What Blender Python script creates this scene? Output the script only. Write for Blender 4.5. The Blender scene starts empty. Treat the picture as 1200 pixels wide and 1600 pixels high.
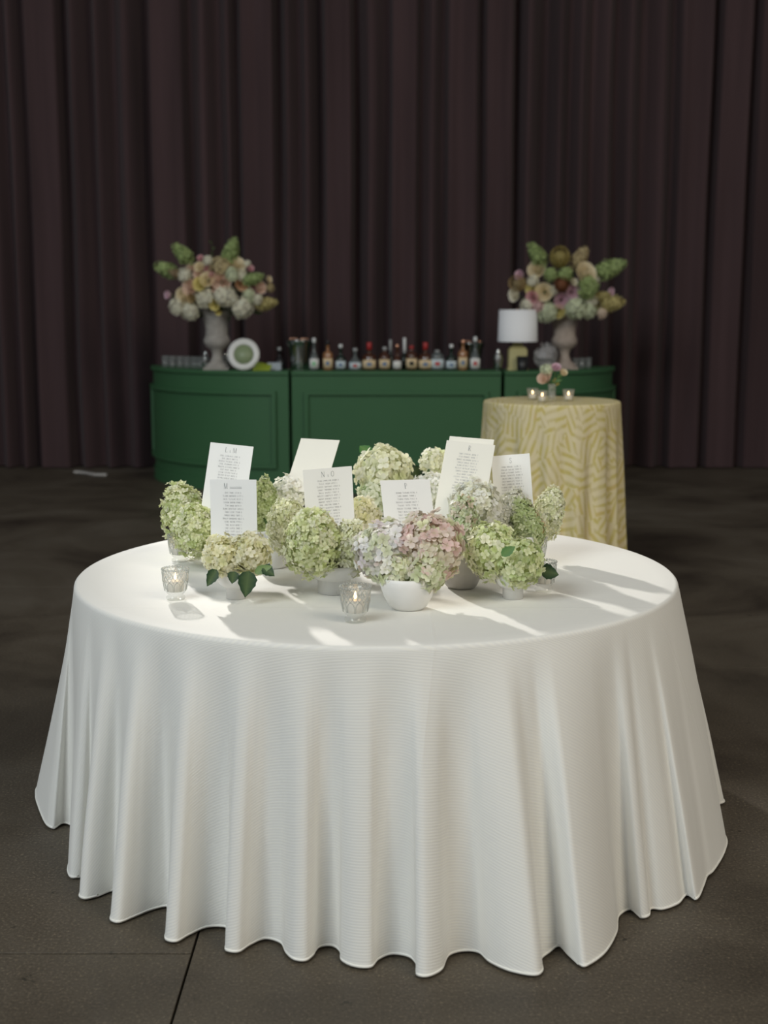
import bpy, bmesh, math, random
from mathutils import Vector, Matrix, Euler, noise
PI = math.pi
S = bpy.context.scene
COL = S.collection
R = math.radians

# ------------------------------------------------------------------ camera
FPX, PITCH = 1950.0, R(8.94)
CAM = Vector((0.023, 0.0, 1.547))
cd = bpy.data.cameras.new('camera')
cam = bpy.data.objects.new('camera', cd); COL.objects.link(cam)
cd.sensor_fit = 'VERTICAL'; cd.sensor_height = 36; cd.sensor_width = 27
cd.lens = FPX / 1600 * 36
cam.location = CAM
cam.rotation_euler = (PI / 2 - PITCH, 0, 0)
cd.dof.use_dof = True; cd.dof.focus_distance = 3.65; cd.dof.aperture_fstop = 2.6
cd.clip_end = 200
S.camera = cam

# ------------------------------------------------------------------ world, spot lamp, window daylight, warm fill, exposure
W = bpy.data.worlds.new('world'); S.world = W; W.use_nodes = True
bg = W.node_tree.nodes['Background']
bg.inputs[0].default_value = (0.96, 0.97, 1.0, 1); bg.inputs[1].default_value = 0.14

def lamp(name, kind, loc, target, energy, color, **kw):
    l = bpy.data.lights.new(name, kind); l.energy = energy; l.color = color
    for k, v in kw.items(): setattr(l, k, v)
    o = bpy.data.objects.new(name, l); COL.objects.link(o); o.location = loc
    o.rotation_euler = (Vector(target) - Vector(loc)).to_track_quat('-Z', 'Y').to_euler()
    return o
lamp('spot_lamp', 'SPOT', (-3.55, 12.05, 4.72), (0.36, 3.60, 0.77), 4000, (1.0, 0.96, 0.90), spot_size=R(14), spot_blend=0.65, shadow_soft_size=0.17)
lamp('window_daylight_left', 'AREA', (-6.5, -4.0, 8.0), (0.0, 5.5, 0.9), 840, (0.90, 0.97, 1.0), shape='RECTANGLE', size=6.0, size_y=5.0)
lamp('warm_fill_right', 'AREA', (6.5, -2.5, 7.5), (0.3, 5.5, 0.9), 470, (1.0, 0.91, 0.76), shape='RECTANGLE', size=5.0, size_y=4.0)  # unseen area light giving the warm fill from the right
vs = S.view_settings
vs.view_transform = 'Standard'; vs.look = 'None'; vs.exposure = 0.0; vs.gamma = 1.0; vs.use_curve_mapping = False

# ------------------------------------------------------------------ helpers
FW = Vector((0, math.cos(PITCH), -math.sin(PITCH))); UP = Vector((0, math.sin(PITCH), math.cos(PITCH))); RT = Vector((1, 0, 0))
def ray(px, py): return FW + RT * ((px - 600) / FPX) + UP * ((800 - py) / FPX)
def at(px, py, Y):
    d = ray(px, py); return CAM + d * ((Y - CAM.y) / d.y)
def atz(px, py, z):
    d = ray(px, py); return CAM + d * ((z - CAM.z) / d.z)
def mpp(Y, z=1.0):                                   # metres per pixel at depth Y
    return ((Y) * math.cos(PITCH) + (CAM.z - z) * math.sin(PITCH)) / FPX
def V(*a): return Vector(a)

MATS = {}
def nt(name):
    m = bpy.data.materials.new(name); m.use_nodes = True; MATS[name] = m
    n = m.node_tree.nodes; return m, n, m.node_tree.links, n['Principled BSDF']
def mat(name, col, rough=0.5, metal=0.0, spec=0.5, trans=0.0, ior=1.45, emis=None, estr=0.0, sheen=0.0, coat=0.0):
    m, n, l, b = nt(name)
    b.inputs['Base Color'].default_value = (*col, 1); b.inputs['Roughness'].default_value = rough
    b.inputs['Metallic'].default_value = metal; b.inputs['Specular IOR Level'].default_value = spec
    b.inputs['Transmission Weight'].default_value = trans; b.inputs['IOR'].default_value = ior
    b.inputs['Sheen Weight'].default_value = sheen; b.inputs['Coat Weight'].default_value = coat
    if emis: b.inputs['Emission Color'].default_value = (*emis, 1); b.inputs['Emission Strength'].default_value = estr
    return m
def N(n, t, **kw):
    x = n.new(t)
    for k, v in kw.items():
        if k in x.inputs.keys(): x.inputs[k].default_value = v
        else: setattr(x, k, v)
    return x
def ramp(n, stops, interp='LINEAR'):
    r = n.new('ShaderNodeValToRGB'); r.color_ramp.interpolation = interp
    e = r.color_ramp.elements
    while len(e) < len(stops): e.new(0.5)
    for k, (p, c) in enumerate(stops): e[k].position = p; e[k].color = (*c, 1) if len(c) == 3 else c
    return r

class MB:
    """collects faces into ONE mesh"""
    def __init__(s): s.v = []; s.f = []; s.c = []; s.uv = None
    def add(s, vs, fs, col=None):
        o = len(s.v); s.v += [tuple(p) for p in vs]
        s.f += [tuple(i + o for i in f) for f in fs]
        if col is not None:
            if isinstance(col, list): s.c += col
            else: s.c += [col] * len(vs)
    def box(s, c, d, rot=None):
        x, y, z = d[0] / 2, d[1] / 2, d[2] / 2
        p = [V(a * x, b * y, e * z) for a in (-1, 1) for b in (-1, 1) for e in (-1, 1)]
        if rot: p = [rot @ q for q in p]
        s.add([q + Vector(c) for q in p], [(0, 1, 3, 2), (4, 6, 7, 5), (0, 4, 5, 1), (2, 3, 7, 6), (0, 2, 6, 4), (1, 5, 7, 3)])
    def lathe(s, prof, seg=24, c=(0, 0, 0), wob=None, col=None):
        vs = []; c = Vector(c)
        for i, (r, z) in enumerate(prof):
            for k in range(seg):
                a = 2 * PI * k / seg; rr = r * (wob(a, i) if wob else 1)
                vs.append(c + V(rr * math.cos(a), rr * math.sin(a), z))
        fs = [(i * seg + k, i * seg + (k + 1) % seg, (i + 1) * seg + (k + 1) % seg, (i + 1) * seg + k) for i in range(len(prof) - 1) for k in range(seg)]
        if prof[0][0] > 1e-6: fs.append(tuple(range(seg))[::-1]) if prof[0][0] < prof[0][1] + 9 and s.capb else None
        if s.capt: fs.append(tuple((len(prof) - 1) * seg + k for k in range(seg)))
        s.add(vs, fs, col)
    capb = True; capt = False
    def tube(s, pts, r, seg=8, col=None):
        pts = [Vector(p) for p in pts]; vs = []; n = len(pts)
        rs = r if isinstance(r, (list, tuple)) else [r] * n
        for i, p in enumerate(pts):
            t = (pts[min(i + 1, n - 1)] - pts[max(i - 1, 0)]).normalized()
            a = t.cross(V(0, 0, 1) if abs(t.z) < 0.9 else V(1, 0, 0)).normalized(); b = t.cross(a)
            vs += [p + (a * math.cos(2 * PI * k / seg) + b * math.sin(2 * PI * k / seg)) * rs[i] for k in range(seg)]
        fs = [(i * seg + k, i * seg + (k + 1) % seg, (i + 1) * seg + (k + 1) % seg, (i + 1) * seg + k) for i in range(n - 1) for k in range(seg)]
        fs += [tuple(range(seg))[::-1], tuple((n - 1) * seg + k for k in range(seg))]
        s.add(vs, fs, col)
    def ball(s, c, r, seg=10, rings=6, col=None, sc=(1, 1, 1), rot=None, jit=0, seed=0):
        rnd = random.Random(seed); c = Vector(c); vs = []
        for i in range(rings + 1):
            ph = PI * i / rings
            for k in range(seg):
                a = 2 * PI * k / seg
                q = V(math.sin(ph) * math.cos(a) * sc[0], math.sin(ph) * math.sin(a) * sc[1], math.cos(ph) * sc[2]) * r * (1 + rnd.uniform(-jit, jit))
                vs.append(c + (rot @ q if rot else q))
        fs = [(i * seg + k, (i + 1) * seg + k, (i + 1) * seg + (k + 1) % seg, i * seg + (k + 1) % seg) for i in range(rings) for k in range(seg)]
        s.add(vs, fs, col)
    def mesh(s, name, m, smooth=True):
        me = bpy.data.meshes.new(name); me.from_pydata(s.v, [], s.f); me.update()
        if m: me.materials.append(MATS[m] if isinstance(m, str) else m)
        if smooth: me.polygons.foreach_set('use_smooth', [True] * len(me.polygons))
        if s.c and len(s.c) == len(s.v):
            at_ = me.color_attributes.new('Col', 'FLOAT_COLOR', 'POINT')
            at_.data.foreach_set('color', [x for c in s.c for x in (c[0], c[1], c[2], 1.0)])
        if s.uv:
            ul = me.uv_layers.new(name='UVMap')
            for lp in me.loops: ul.data[lp.index].uv = s.uv[lp.vertex_index]
        return me
    def build(s, name, m, parent=None, loc=(0, 0, 0), smooth=True, angle=None):
        o = put(name, s.mesh(name, m, smooth), parent, loc)
        if angle: sharp(o.data, angle)
        return o
def sharp(me, deg=35):
    bm = bmesh.new(); bm.from_mesh(me); bmesh.ops.recalc_face_normals(bm, faces=bm.faces)
    for e in bm.edges:
        if len(e.link_faces) == 2 and e.calc_face_angle(0) > R(deg): e.smooth = False
    bm.to_mesh(me); bm.free()
def put(name, me, parent=None, loc=(0, 0, 0), rot=None, scale=None):
    o = bpy.data.objects.new(name, me); COL.objects.link(o); o.location = loc
    if rot is not None:
        if isinstance(rot, Matrix): o.rotation_euler = rot.to_euler()
        else: o.rotation_euler = rot
    if scale is not None: o.scale = scale if hasattr(scale, '__len__') else (scale,) * 3
    if parent: o.parent = parent
    return o
def thing(name, label, cat, loc=(0, 0, 0), rotz=0, group=None):
    o = bpy.data.objects.new(name, None); COL.objects.link(o); o.location = loc; o.rotation_euler = (0, 0, rotz)
    o.empty_display_size = 0.05
    return tag(o, label, cat, group)
def tag(o, label=None, cat=None, group=None, kind=None):
    if label: o['label'] = label
    if cat: o['category'] = cat
    if group: o['group'] = group
    if kind: o['kind'] = kind
    return o
def lerp(a, b, t): return a + (b - a) * t
def cl(c, k): return tuple(max(0.0, min(1.0, x * k)) for x in c)
def mixc(a, b, t): return tuple(x + (y - x) * t for x, y in zip(a, b))
def frame(zaxis, spin=0.0):
    z = Vector(zaxis).normalized(); a = z.cross(V(0, 0, 1) if abs(z.z) < 0.95 else V(1, 0, 0)).normalized(); b = z.cross(a)
    m = Matrix((a, b, z)).transposed()
    return m @ Matrix.Rotation(spin, 3, 'Z')

# ------------------------------------------------------------------ materials
def m_floor():
    m, n, l, b = nt('concrete')
    tc = N(n, 'ShaderNodeTexCoord'); geo = N(n, 'ShaderNodeNewGeometry')
    a = N(n, 'ShaderNodeTexNoise', Scale=0.9, Detail=6.0, Roughness=0.6, Distortion=0.6); l.new(geo.outputs['Position'], a.inputs['Vector'])
    c = ramp(n, [(0.28, (0.034, 0.026, 0.018)), (0.50, (0.086, 0.070, 0.050)), (0.74, (0.122, 0.104, 0.080))]); l.new(a.outputs['Fac'], c.inputs['Fac'])
    a2 = N(n, 'ShaderNodeTexNoise', Scale=120.0, Detail=3.0, Roughness=0.7); l.new(geo.outputs['Position'], a2.inputs['Vector'])
    c2 = ramp(n, [(0.30, (0.62, 0.62, 0.62)), (0.58, (1.0, 1.0, 1.0)), (0.74, (2.3, 2.25, 2.1))]); l.new(a2.outputs['Fac'], c2.inputs['Fac'])
    mx = N(n, 'ShaderNodeMix', data_type='RGBA', blend_type='MULTIPLY'); mx.inputs['Factor'].default_value = 1
    l.new(c.outputs['Color'], mx.inputs['A']); l.new(c2.outputs['Color'], mx.inputs['B'])
    # scattered dark stains and pale scuffs
    v = N(n, 'ShaderNodeTexNoise', Scale=9.0, Detail=4.0, Roughness=0.75); l.new(geo.outputs['Position'], v.inputs['Vector'])
    c3 = ramp(n, [(0.29, (0.35, 0.37, 0.35)), (0.35, (1, 1, 1)), (0.66, (1, 1, 1)), (0.80, (1.5, 1.5, 1.45))]); l.new(v.outputs['Fac'], c3.inputs['Fac'])
    my = N(n, 'ShaderNodeMix', data_type='RGBA', blend_type='MULTIPLY'); my.inputs['Factor'].default_value = 1
    l.new(mx.outputs['Result'], my.inputs['A']); l.new(c3.outputs['Color'], my.inputs['B']); l.new(my.outputs['Result'], b.inputs['Base Color'])
    rr = ramp(n, [(0.3, (0.42,) * 3), (0.7, (0.62,) * 3)]); l.new(a.outputs['Fac'], rr.inputs['Fac']); l.new(rr.outputs['Color'], b.inputs['Roughness'])
    bu = N(n, 'ShaderNodeBump', Strength=0.12, Distance=0.003); l.new(a2.outputs['Fac'], bu.inputs['Height']); l.new(bu.outputs['Normal'], b.inputs['Normal'])
    b.inputs['Specular IOR Level'].default_value = 0.35
m_floor()
mat('joint_filler', (0.012, 0.013, 0.011), 0.9)
def m_cloth():
    m, n, l, b = nt('white_cloth')
    uv = N(n, 'ShaderNodeUVMap'); sx = N(n, 'ShaderNodeSeparateXYZ'); l.new(uv.outputs['UV'], sx.inputs[0])
    no = N(n, 'ShaderNodeTexNoise', Scale=6.0, Detail=3.0); l.new(uv.outputs['UV'], no.inputs['Vector'])
    mm = N(n, 'ShaderNodeMath', operation='MULTIPLY_ADD'); l.new(no.outputs['Fac'], mm.inputs[0]); mm.inputs[1].default_value = 0.008; l.new(sx.outputs['Y'], mm.inputs[2])
    fr = N(n, 'ShaderNodeMath', operation='MULTIPLY'); l.new(mm.outputs[0], fr.inputs[0]); fr.inputs[1].default_value = 2 * PI / 0.0072
    sn = N(n, 'ShaderNodeMath', operation='SINE'); l.new(fr.outputs[0], sn.inputs[0])
    # broken slub lines: stretched noise
    mp = N(n, 'ShaderNodeMapping'); mp.inputs['Scale'].default_value = (14, 190, 1); l.new(uv.outputs['UV'], mp.inputs['Vector'])
    n2 = N(n, 'ShaderNodeTexNoise', Scale=1.0, Detail=2.0); l.new(mp.outputs['Vector'], n2.inputs['Vector'])
    ad = N(n, 'ShaderNodeMath', operation='MULTIPLY_ADD'); l.new(n2.outputs['Fac'], ad.inputs[0]); ad.inputs[1].default_value = 1.6; l.new(sn.outputs[0], ad.inputs[2])
    mr = N(n, 'ShaderNodeMapRange'); l.new(ad.outputs[0], mr.inputs['Value']); mr.inputs['From Min'].default_value = -0.4; mr.inputs['From Max'].default_value = 2.0
    c = ramp(n, [(0.0, (0.76, 0.75, 0.71)), (0.55, (0.785, 0.78, 0.745)), (1.0, (0.825, 0.81, 0.745))]); l.new(mr.outputs['Result'], c.inputs['Fac']); l.new(c.outputs['Color'], b.inputs['Base Color'])
    # pressed crease lines of the folded cloth
    def crease(sock, pos, wid):
        s1 = N(n, 'ShaderNodeMath', operation='SUBTRACT'); l.new(sock, s1.inputs[0]); s1.inputs[1].default_value = pos
        s2 = N(n, 'ShaderNodeMath', operation='ABSOLUTE'); l.new(s1.outputs[0], s2.inputs[0])
        s3 = N(n, 'ShaderNodeMapRange'); l.new(s2.outputs[0], s3.inputs['Value']); s3.inputs['From Min'].default_value = 0; s3.inputs['From Max'].default_value = wid
        s3.inputs['To Min'].default_value = 1; s3.inputs['To Max'].default_value = 0; return s3.outputs['Result']
    hs = [crease(sx.outputs['Y'], -0.52, 0.009), crease(sx.outputs['X'], 0.145, 0.007), crease(sx.outputs['Y'], 0.30, 0.007)]
    cur = None
    for h in hs:
        if cur is None: cur = h
        else:
            a = N(n, 'ShaderNodeMath', operation='ADD'); l.new(cur, a.inputs[0]); l.new(h, a.inputs[1]); cur = a.outputs[0]
    hm = N(n, 'ShaderNodeMath', operation='MULTIPLY_ADD'); l.new(cur, hm.inputs[0]); hm.inputs[1].default_value = 2.2; l.new(mr.outputs['Result'], hm.inputs[2])
    bu = N(n, 'ShaderNodeBump', Strength=0.24, Distance=0.0010); l.new(hm.outputs[0], bu.inputs['Height']); l.new(bu.outputs['Normal'], b.inputs['Normal'])
    b.inputs['Roughness'].default_value = 0.62; b.inputs['Specular IOR Level'].default_value = 0.25; b.inputs['Sheen Weight'].default_value = 0.08
m_cloth()
def m_ycloth():
    m, n, l, b = nt('yellow_pattern_cloth')
    uv = N(n, 'ShaderNodeUVMap')
    mp = N(n, 'ShaderNodeMapping'); mp.inputs['Scale'].default_value = (14.0, 8.5, 1); l.new(uv.outputs['UV'], mp.inputs['Vector'])
    dn = N(n, 'ShaderNodeTexNoise', Scale=0.9, Detail=1.0); l.new(mp.outputs['Vector'], dn.inputs['Vector'])
    dm = N(n, 'ShaderNodeMix', data_type='RGBA', blend_type='LINEAR_LIGHT'); dm.inputs['Factor'].default_value = 0.5
    l.new(mp.outputs['Vector'], dm.inputs['A']); l.new(dn.outputs['Color'], dm.inputs['B'])
    vo = N(n, 'ShaderNodeTexVoronoi', Scale=0.75, feature='F1'); l.new(dm.outputs['Result'], vo.inputs['Vector'])
    sp = N(n, 'ShaderNodeSeparateColor'); l.new(vo.outputs['Color'], sp.inputs[0])
    an = N(n, 'ShaderNodeMath', operation='MULTIPLY'); l.new(sp.outputs[0], an.inputs[0]); an.inputs[1].default_value = 6.28
    rt = N(n, 'ShaderNodeVectorRotate', rotation_type='Z_AXIS'); l.new(mp.outputs['Vector'], rt.inputs['Vector']); l.new(an.outputs[0], rt.inputs['Angle'])
    wn = N(n, 'ShaderNodeTexWave', Scale=0.75, Distortion=2.5, Detail=1.0); l.new(rt.outputs['Vector'], wn.inputs['Vector'])
    no = N(n, 'ShaderNodeTexNoise', Scale=1.1, Detail=2.0); l.new(mp.outputs['Vector'], no.inputs['Vector'])
    c1 = ramp(n, [(0.40, (0.60, 0.51, 0.26)), (0.55, (0.54, 0.45, 0.09)), (0.75, (0.60, 0.44, 0.14))]); l.new(no.outputs['Fac'], c1.inputs['Fac'])
    wr = N(n, 'ShaderNodeMapRange'); l.new(wn.outputs[0], wr.inputs['Value']); wr.inputs['From Min'].default_value = 0.1; wr.inputs['From Max'].default_value = 0.8
    c2 = ramp(n, [(0.0, (0.2, 0.2, 0.2)), (0.85, (0.82, 0.82, 0.82))]); l.new(wr.outputs['Result'], c2.inputs['Fac'])
    mx = N(n, 'ShaderNodeMix', data_type='RGBA'); l.new(c2.outputs['Color'], mx.inputs['Factor'])
    mx.inputs['B'].default_value = (0.76, 0.67, 0.45, 1); l.new(c1.outputs['Color'], mx.inputs['A'])
    l.new(mx.outputs['Result'], b.inputs['Base Color']); b.inputs['Roughness'].default_value = 0.7; b.inputs['Specular IOR Level'].default_value = 0.2
    bu = N(n, 'ShaderNodeBump', Strength=0.25, Distance=0.002); l.new(c2.outputs['Color'], bu.inputs['Height']); l.new(bu.outputs['Normal'], b.inputs['Normal'])
m_ycloth()
def m_petal(name, trans=0.30, rough=0.65):
    m, n, l, b = nt(name)
    ca = N(n, 'ShaderNodeVertexColor', layer_name='Col')
    l.new(ca.outputs['Color'], b.inputs['Base Color']); b.inputs['Roughness'].default_value = rough; b.inputs['Specular IOR Level'].default_value = 0.25
    t = N(n, 'ShaderNodeBsdfTranslucent'); l.new(ca.outputs['Color'], t.inputs['Color'])
    mx = N(n, 'ShaderNodeMixShader'); mx.inputs[0].default_value = trans
    l.new(b.outputs[0], mx.inputs[1]); l.new(t.outputs[0], mx.inputs[2]); l.new(mx.outputs[0], n['Material Output'].inputs['Surface'])
m_petal('petal', 0.32); m_petal('leaf', 0.12, 0.45)
def m_curtain():
    m, n, l, b = nt('curtain_fabric')
    geo = N(n, 'ShaderNodeNewGeometry'); mp = N(n, 'ShaderNodeMapping'); mp.inputs['Scale'].default_value = (3.0, 3.0, 0.18); l.new(geo.outputs['Position'], mp.inputs['Vector'])
    no = N(n, 'ShaderNodeTexNoise', Scale=1.6, Detail=3.0); l.new(mp.outputs['Vector'], no.inputs['Vector'])
    c = ramp(n, [(0.3, (0.046, 0.0285, 0.030)), (0.7, (0.070, 0.043, 0.0455))]); l.new(no.outputs['Fac'], c.inputs['Fac']); l.new(c.outputs['Color'], b.inputs['Base Color'])
    b.inputs['Roughness'].default_value = 0.85; b.inputs['Specular IOR Level'].default_value = 0.12; b.inputs['Sheen Weight'].default_value = 0.10; b.inputs['Sheen Roughness'].default_value = 0.5
m_curtain()
def m_noise(name, c0, c1, rough, scale, spec=0.4, bump=0.0):
    m, n, l, b = nt(name); geo = N(n, 'ShaderNodeNewGeometry')
    no = N(n, 'ShaderNodeTexNoise', Scale=scale, Detail=4.0); l.new(geo.outputs['Position'], no.inputs['Vector'])
    c = ramp(n, [(0.35, c0), (0.65, c1)]); l.new(no.outputs['Fac'], c.inputs['Fac']); l.new(c.outputs['Color'], b.inputs['Base Color'])
    b.inputs['Roughness'].default_value = rough; b.inputs['Specular IOR Level'].default_value = spec
    if bump:
        bu = N(n, 'ShaderNodeBump', Strength=bump, Distance=0.002); l.new(no.outputs['Fac'], bu.inputs['Height']); l.new(bu.outputs['Normal'], b.inputs['Normal'])
m_noise('bar_green', (0.038, 0.122, 0.050), (0.041, 0.128, 0.053), 0.5, 1.5)
m_noise('ceramic_white', (0.80, 0.79, 0.76), (0.84, 0.83, 0.80), 0.45, 14)
m_noise('ceramic_grey', (0.58, 0.55, 0.51), (0.64, 0.61, 0.57), 0.6, 20)
m_noise('stone_urn', (0.30, 0.28, 0.26), (0.38, 0.36, 0.33), 0.85, 18, 0.25, 0.2)
m_noise('stone_urn_warm', (0.34, 0.28, 0.24), (0.42, 0.35, 0.30), 0.85, 18, 0.25, 0.2)
def m_glass(name, tint, haze, rough=0.05):
    m, n, l, b = nt(name); n.remove(b); out = n['Material Output']
    tr = N(n, 'ShaderNodeBsdfTransparent'); tr.inputs['Color'].default_value = (*tint, 1)
    df = N(n, 'ShaderNodeBsdfTranslucent'); df.inputs['Color'].default_value = (0.9, 0.9, 0.88, 1)
    d2 = N(n, 'ShaderNodeBsdfDiffuse'); d2.inputs['Color'].default_value = (0.9, 0.9, 0.88, 1)
    gs = N(n, 'ShaderNodeBsdfGlossy', Roughness=rough); lw = N(n, 'ShaderNodeLayerWeight', Blend=0.5); pw = N(n, 'ShaderNodeMath', operation='POWER'); l.new(lw.outputs['Facing'], pw.inputs[0]); pw.inputs[1].default_value = 4.0
    fr = N(n, 'ShaderNodeMath', operation='MULTIPLY_ADD'); l.new(pw.outputs[0], fr.inputs[0]); fr.inputs[1].default_value = 0.35; fr.inputs[2].default_value = 0.035
    m0 = N(n, 'ShaderNodeMixShader'); m0.inputs[0].default_value = 0.5; l.new(df.outputs[0], m0.inputs[1]); l.new(d2.outputs[0], m0.inputs[2])
    m1 = N(n, 'ShaderNodeMixShader'); m1.inputs[0].default_value = haze; l.new(tr.outputs[0], m1.inputs[1]); l.new(m0.outputs[0], m1.inputs[2])
    m2 = N(n, 'ShaderNodeMixShader'); l.new(fr.outputs[0], m2.inputs[0]); l.new(m1.outputs[0], m2.inputs[1]); l.new(gs.outputs[0], m2.inputs[2]); l.new(m2.outputs[0], out.inputs['Surface'])
S.cycles.transparent_max_bounces = 32
m_glass('glass', (0.97, 0.975, 0.97), 0.12)
m_glass('glass_relief', (0.78, 0.80, 0.78), 0.34)
mat('wax', (0.90, 0.84, 0.76), 0.5)
mat('wick', (0.02, 0.02, 0.02), 0.9)
mat('flame', (1, 0.7, 0.4), 0.5, emis=(1.0, 0.62, 0.28), estr=9.0)
mat('card_white', (0.90, 0.90, 0.88), 0.75, spec=0.2)
mat('card_cream', (0.88, 0.855, 0.77), 0.75, spec=0.2)
mat('ink', (0.26, 0.27, 0.28), 0.8)
mat('ink_light', (0.46, 0.46, 0.46), 0.8)
mat('chrome', (0.55, 0.56, 0.55), 0.16, metal=1.0)
mat('copper', (0.75, 0.40, 0.26), 0.3, metal=1.0)
mat('lampshade', (0.88, 0.89, 0.91), 0.9, spec=0.1)
mat('lamp_base_yellow', (0.42, 0.38, 0.17), 0.5)
mat('black', (0.010, 0.010, 0.011), 0.35)
mat('bottle_dark_green', (0.008, 0.022, 0.015), 0.12, coat=0.5)
mat('bottle_amber', (0.06, 0.018, 0.006), 0.12, coat=0.5)
mat('bottle_tan', (0.30, 0.14, 0.06), 0.18, coat=0.3)
mat('bottle_grey_glass', (0.10, 0.115, 0.115), 0.12, coat=0.5)
m_glass('clear_bar_glass', (0.90, 0.93, 0.93), 0.15)
mat('cap_red', (0.36, 0.025, 0.025), 0.4)
mat('cap_white', (0.70, 0.72, 0.72), 0.4)
mat('cap_grey', (0.36, 0.37, 0.37), 0.4)
mat('label_cream', (0.70, 0.55, 0.34), 0.6)
mat('label_pale', (0.58, 0.66, 0.70), 0.6)
mat('label_white', (0.70, 0.70, 0.68), 0.6)
mat('label_green', (0.25, 0.55, 0.30), 0.6)
mat('print_blue', (0.14, 0.20, 0.32), 0.6)
mat('print_red', (0.45, 0.07, 0.07), 0.6)
mat('plate_green', (0.24, 0.30, 0.17), 0.4)
mat('plate_white', (0.70, 0.70, 0.68), 0.35)
mat('lime', (0.26, 0.34, 0.02), 0.5)
mat('pale_blue', (0.42, 0.47, 0.52), 0.6)
mat('wrap_silver', (0.28, 0.27, 0.27), 0.35, spec=0.6)
mat('stem_green', (0.07, 0.13, 0.035), 0.55)
mat('light_leak_pale', (0.42, 0.40, 0.38), 0.7)  # pale tone of the added light-leak strip
mat('plaster', (0.10, 0.09, 0.085), 0.9)
mat('wood', (0.30, 0.21, 0.13), 0.6)

# ================================================================== SETTING
ZT = 0.767                       # table cloth surface
TC = V(0, 3.805, 0); TR = 0.915
# floor: concrete slabs with recessed saw-cut joints
JX = atz(285, 1540, 0).x; JY = atz(120, 1490, 0).y; JY2 = atz(1120, 1043, 0).y
sub = MB(); sub.box((0.2, 6, -0.06), (21, 22, 0.08)); fl = sub.build('floor', 'joint_filler', smooth=False)
tag(fl, kind='structure', label='dark stained concrete floor cut into large slabs')
cols = [(JX - 9.2, JX - 4.6, [-4.0, JY, JY + 4.2, JY + 8.4, 16.0]), (JX - 4.6, JX, [-4.0, JY, JY + 4.2, JY + 8.4, 16.0]), (JX, JX + 5.2, [-4.0, JY2 - 5.0, JY2, JY2 + 5.0, 16.0]), (JX + 5.2, JX + 10.2, [-4.0, JY2, JY2 + 5.0, 16.0])]
for xa, xb, ys in cols:
    for j in range(len(ys) - 1):
        g = 0.0032; b = MB(); a0, a1, b0, b1 = xa + g, xb - g, ys[j] + g, ys[j + 1] - g
        e = 0.0008
        vs_ = [(a0, b0, -0.05), (a1, b0, -0.05), (a1, b1, -0.05), (a0, b1, -0.05), (a0, b0, -e), (a1, b0, -e), (a1, b1, -e), (a0, b1, -e),
               (a0 + e, b0 + e, 0), (a1 - e, b0 + e, 0), (a1 - e, b1 - e, 0), (a0 + e, b1 - e, 0)]
        b.add(vs_, [(0, 1, 5, 4), (1, 2, 6, 5), (2, 3, 7, 6), (3, 0, 4, 7), (4, 5, 9, 8), (5, 6, 10, 9), (6, 7, 11, 10), (7, 4, 8, 11), (8, 9, 10, 11)])
        b.build('slab', 'concrete', fl, smooth=False)

bw = MB(); bw.box((0.2, 14.2, 3.4), (21, 0.2, 6.9)); tag(bw.build('wall_back', 'plaster', smooth=False), kind='structure', label='dark wall hidden behind the long curtain')
# curtain: panels of heavy folds hanging side by side
CY, CH = 12.75, 5.0
rc = random.Random(5)
valleys_px = [-260, -205, -160, -110, -60, -20, 12, 42, 106, 148, 184, 233, 300, 345, 372, 437, 468, 503, 556, 607, 659, 694, 752, 806, 852, 890, 926, 962, 1003, 1050, 1112, 1172, 1230, 1290, 1340, 1400]
deep = {233: 1.5, 503: 1.6, 556: 1.7, 106: 1.3, 345: 1.3, 437: 1.4, 806: 1.4, 852: 1.7, 1003: 1.5, 694: 1.3, 607: 1.2}
ctrl = []
for i, px in enumerate(valleys_px):
    x = at(px, 300, CY).x; k = deep.get(px, 1.0)
    ctrl.append((x, 0.10 * k * rc.uniform(0.8, 1.15)))
    if i < len(valleys_px) - 1:
        x2 = at(valleys_px[i + 1], 300, CY).x; w = x2 - x
        if w > 0.33:
            ctrl.append((x + w * 0.14, -0.07)); ctrl.append((x + w * 0.45, -0.045 + rc.uniform(-0.01, 0.02))); ctrl.append((x + w * 0.82, -0.08))
        else:
            ctrl.append((x + w * rc.uniform(0.35, 0.6), -0.09 * rc.uniform(0.7, 1.1)))
def cprof(x, z):
    # piecewise cosine through control points
    for k in range(len(ctrl) - 1):
        if ctrl[k][0] <= x <= ctrl[k + 1][0]:
            t = (x - ctrl[k][0]) / (ctrl[k + 1][0] - ctrl[k][0]); t = (1 - math.cos(PI * t)) / 2
            y = lerp(ctrl[k][1], ctrl[k + 1][1], t); break
    else: y = 0
    y += 0.022 * noise.noise(V(x * 3.1, z * 0.35, 1.7)) + 0.010 * noise.noise(V(x * 11, z * 0.5, 4.0))
    return y * (1.0 + 0.12 * math.sin(z * 0.9 + x * 3))
edges = [-205, 12, 233, 372, 556, 694, 852, 1003, 1172, 1340]
where = ['out at the far left edge of the picture', 'above the pale light-leak strip', 'behind the left urn of flowers', 'behind the metal ice bucket, left of centre',
         'behind the red-capped bottles in the middle of the bar', 'behind the white lamp shade', 'behind the right urn of flowers', 'right of the bar, beside the dark corner', 'out at the far right edge of the picture']
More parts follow.
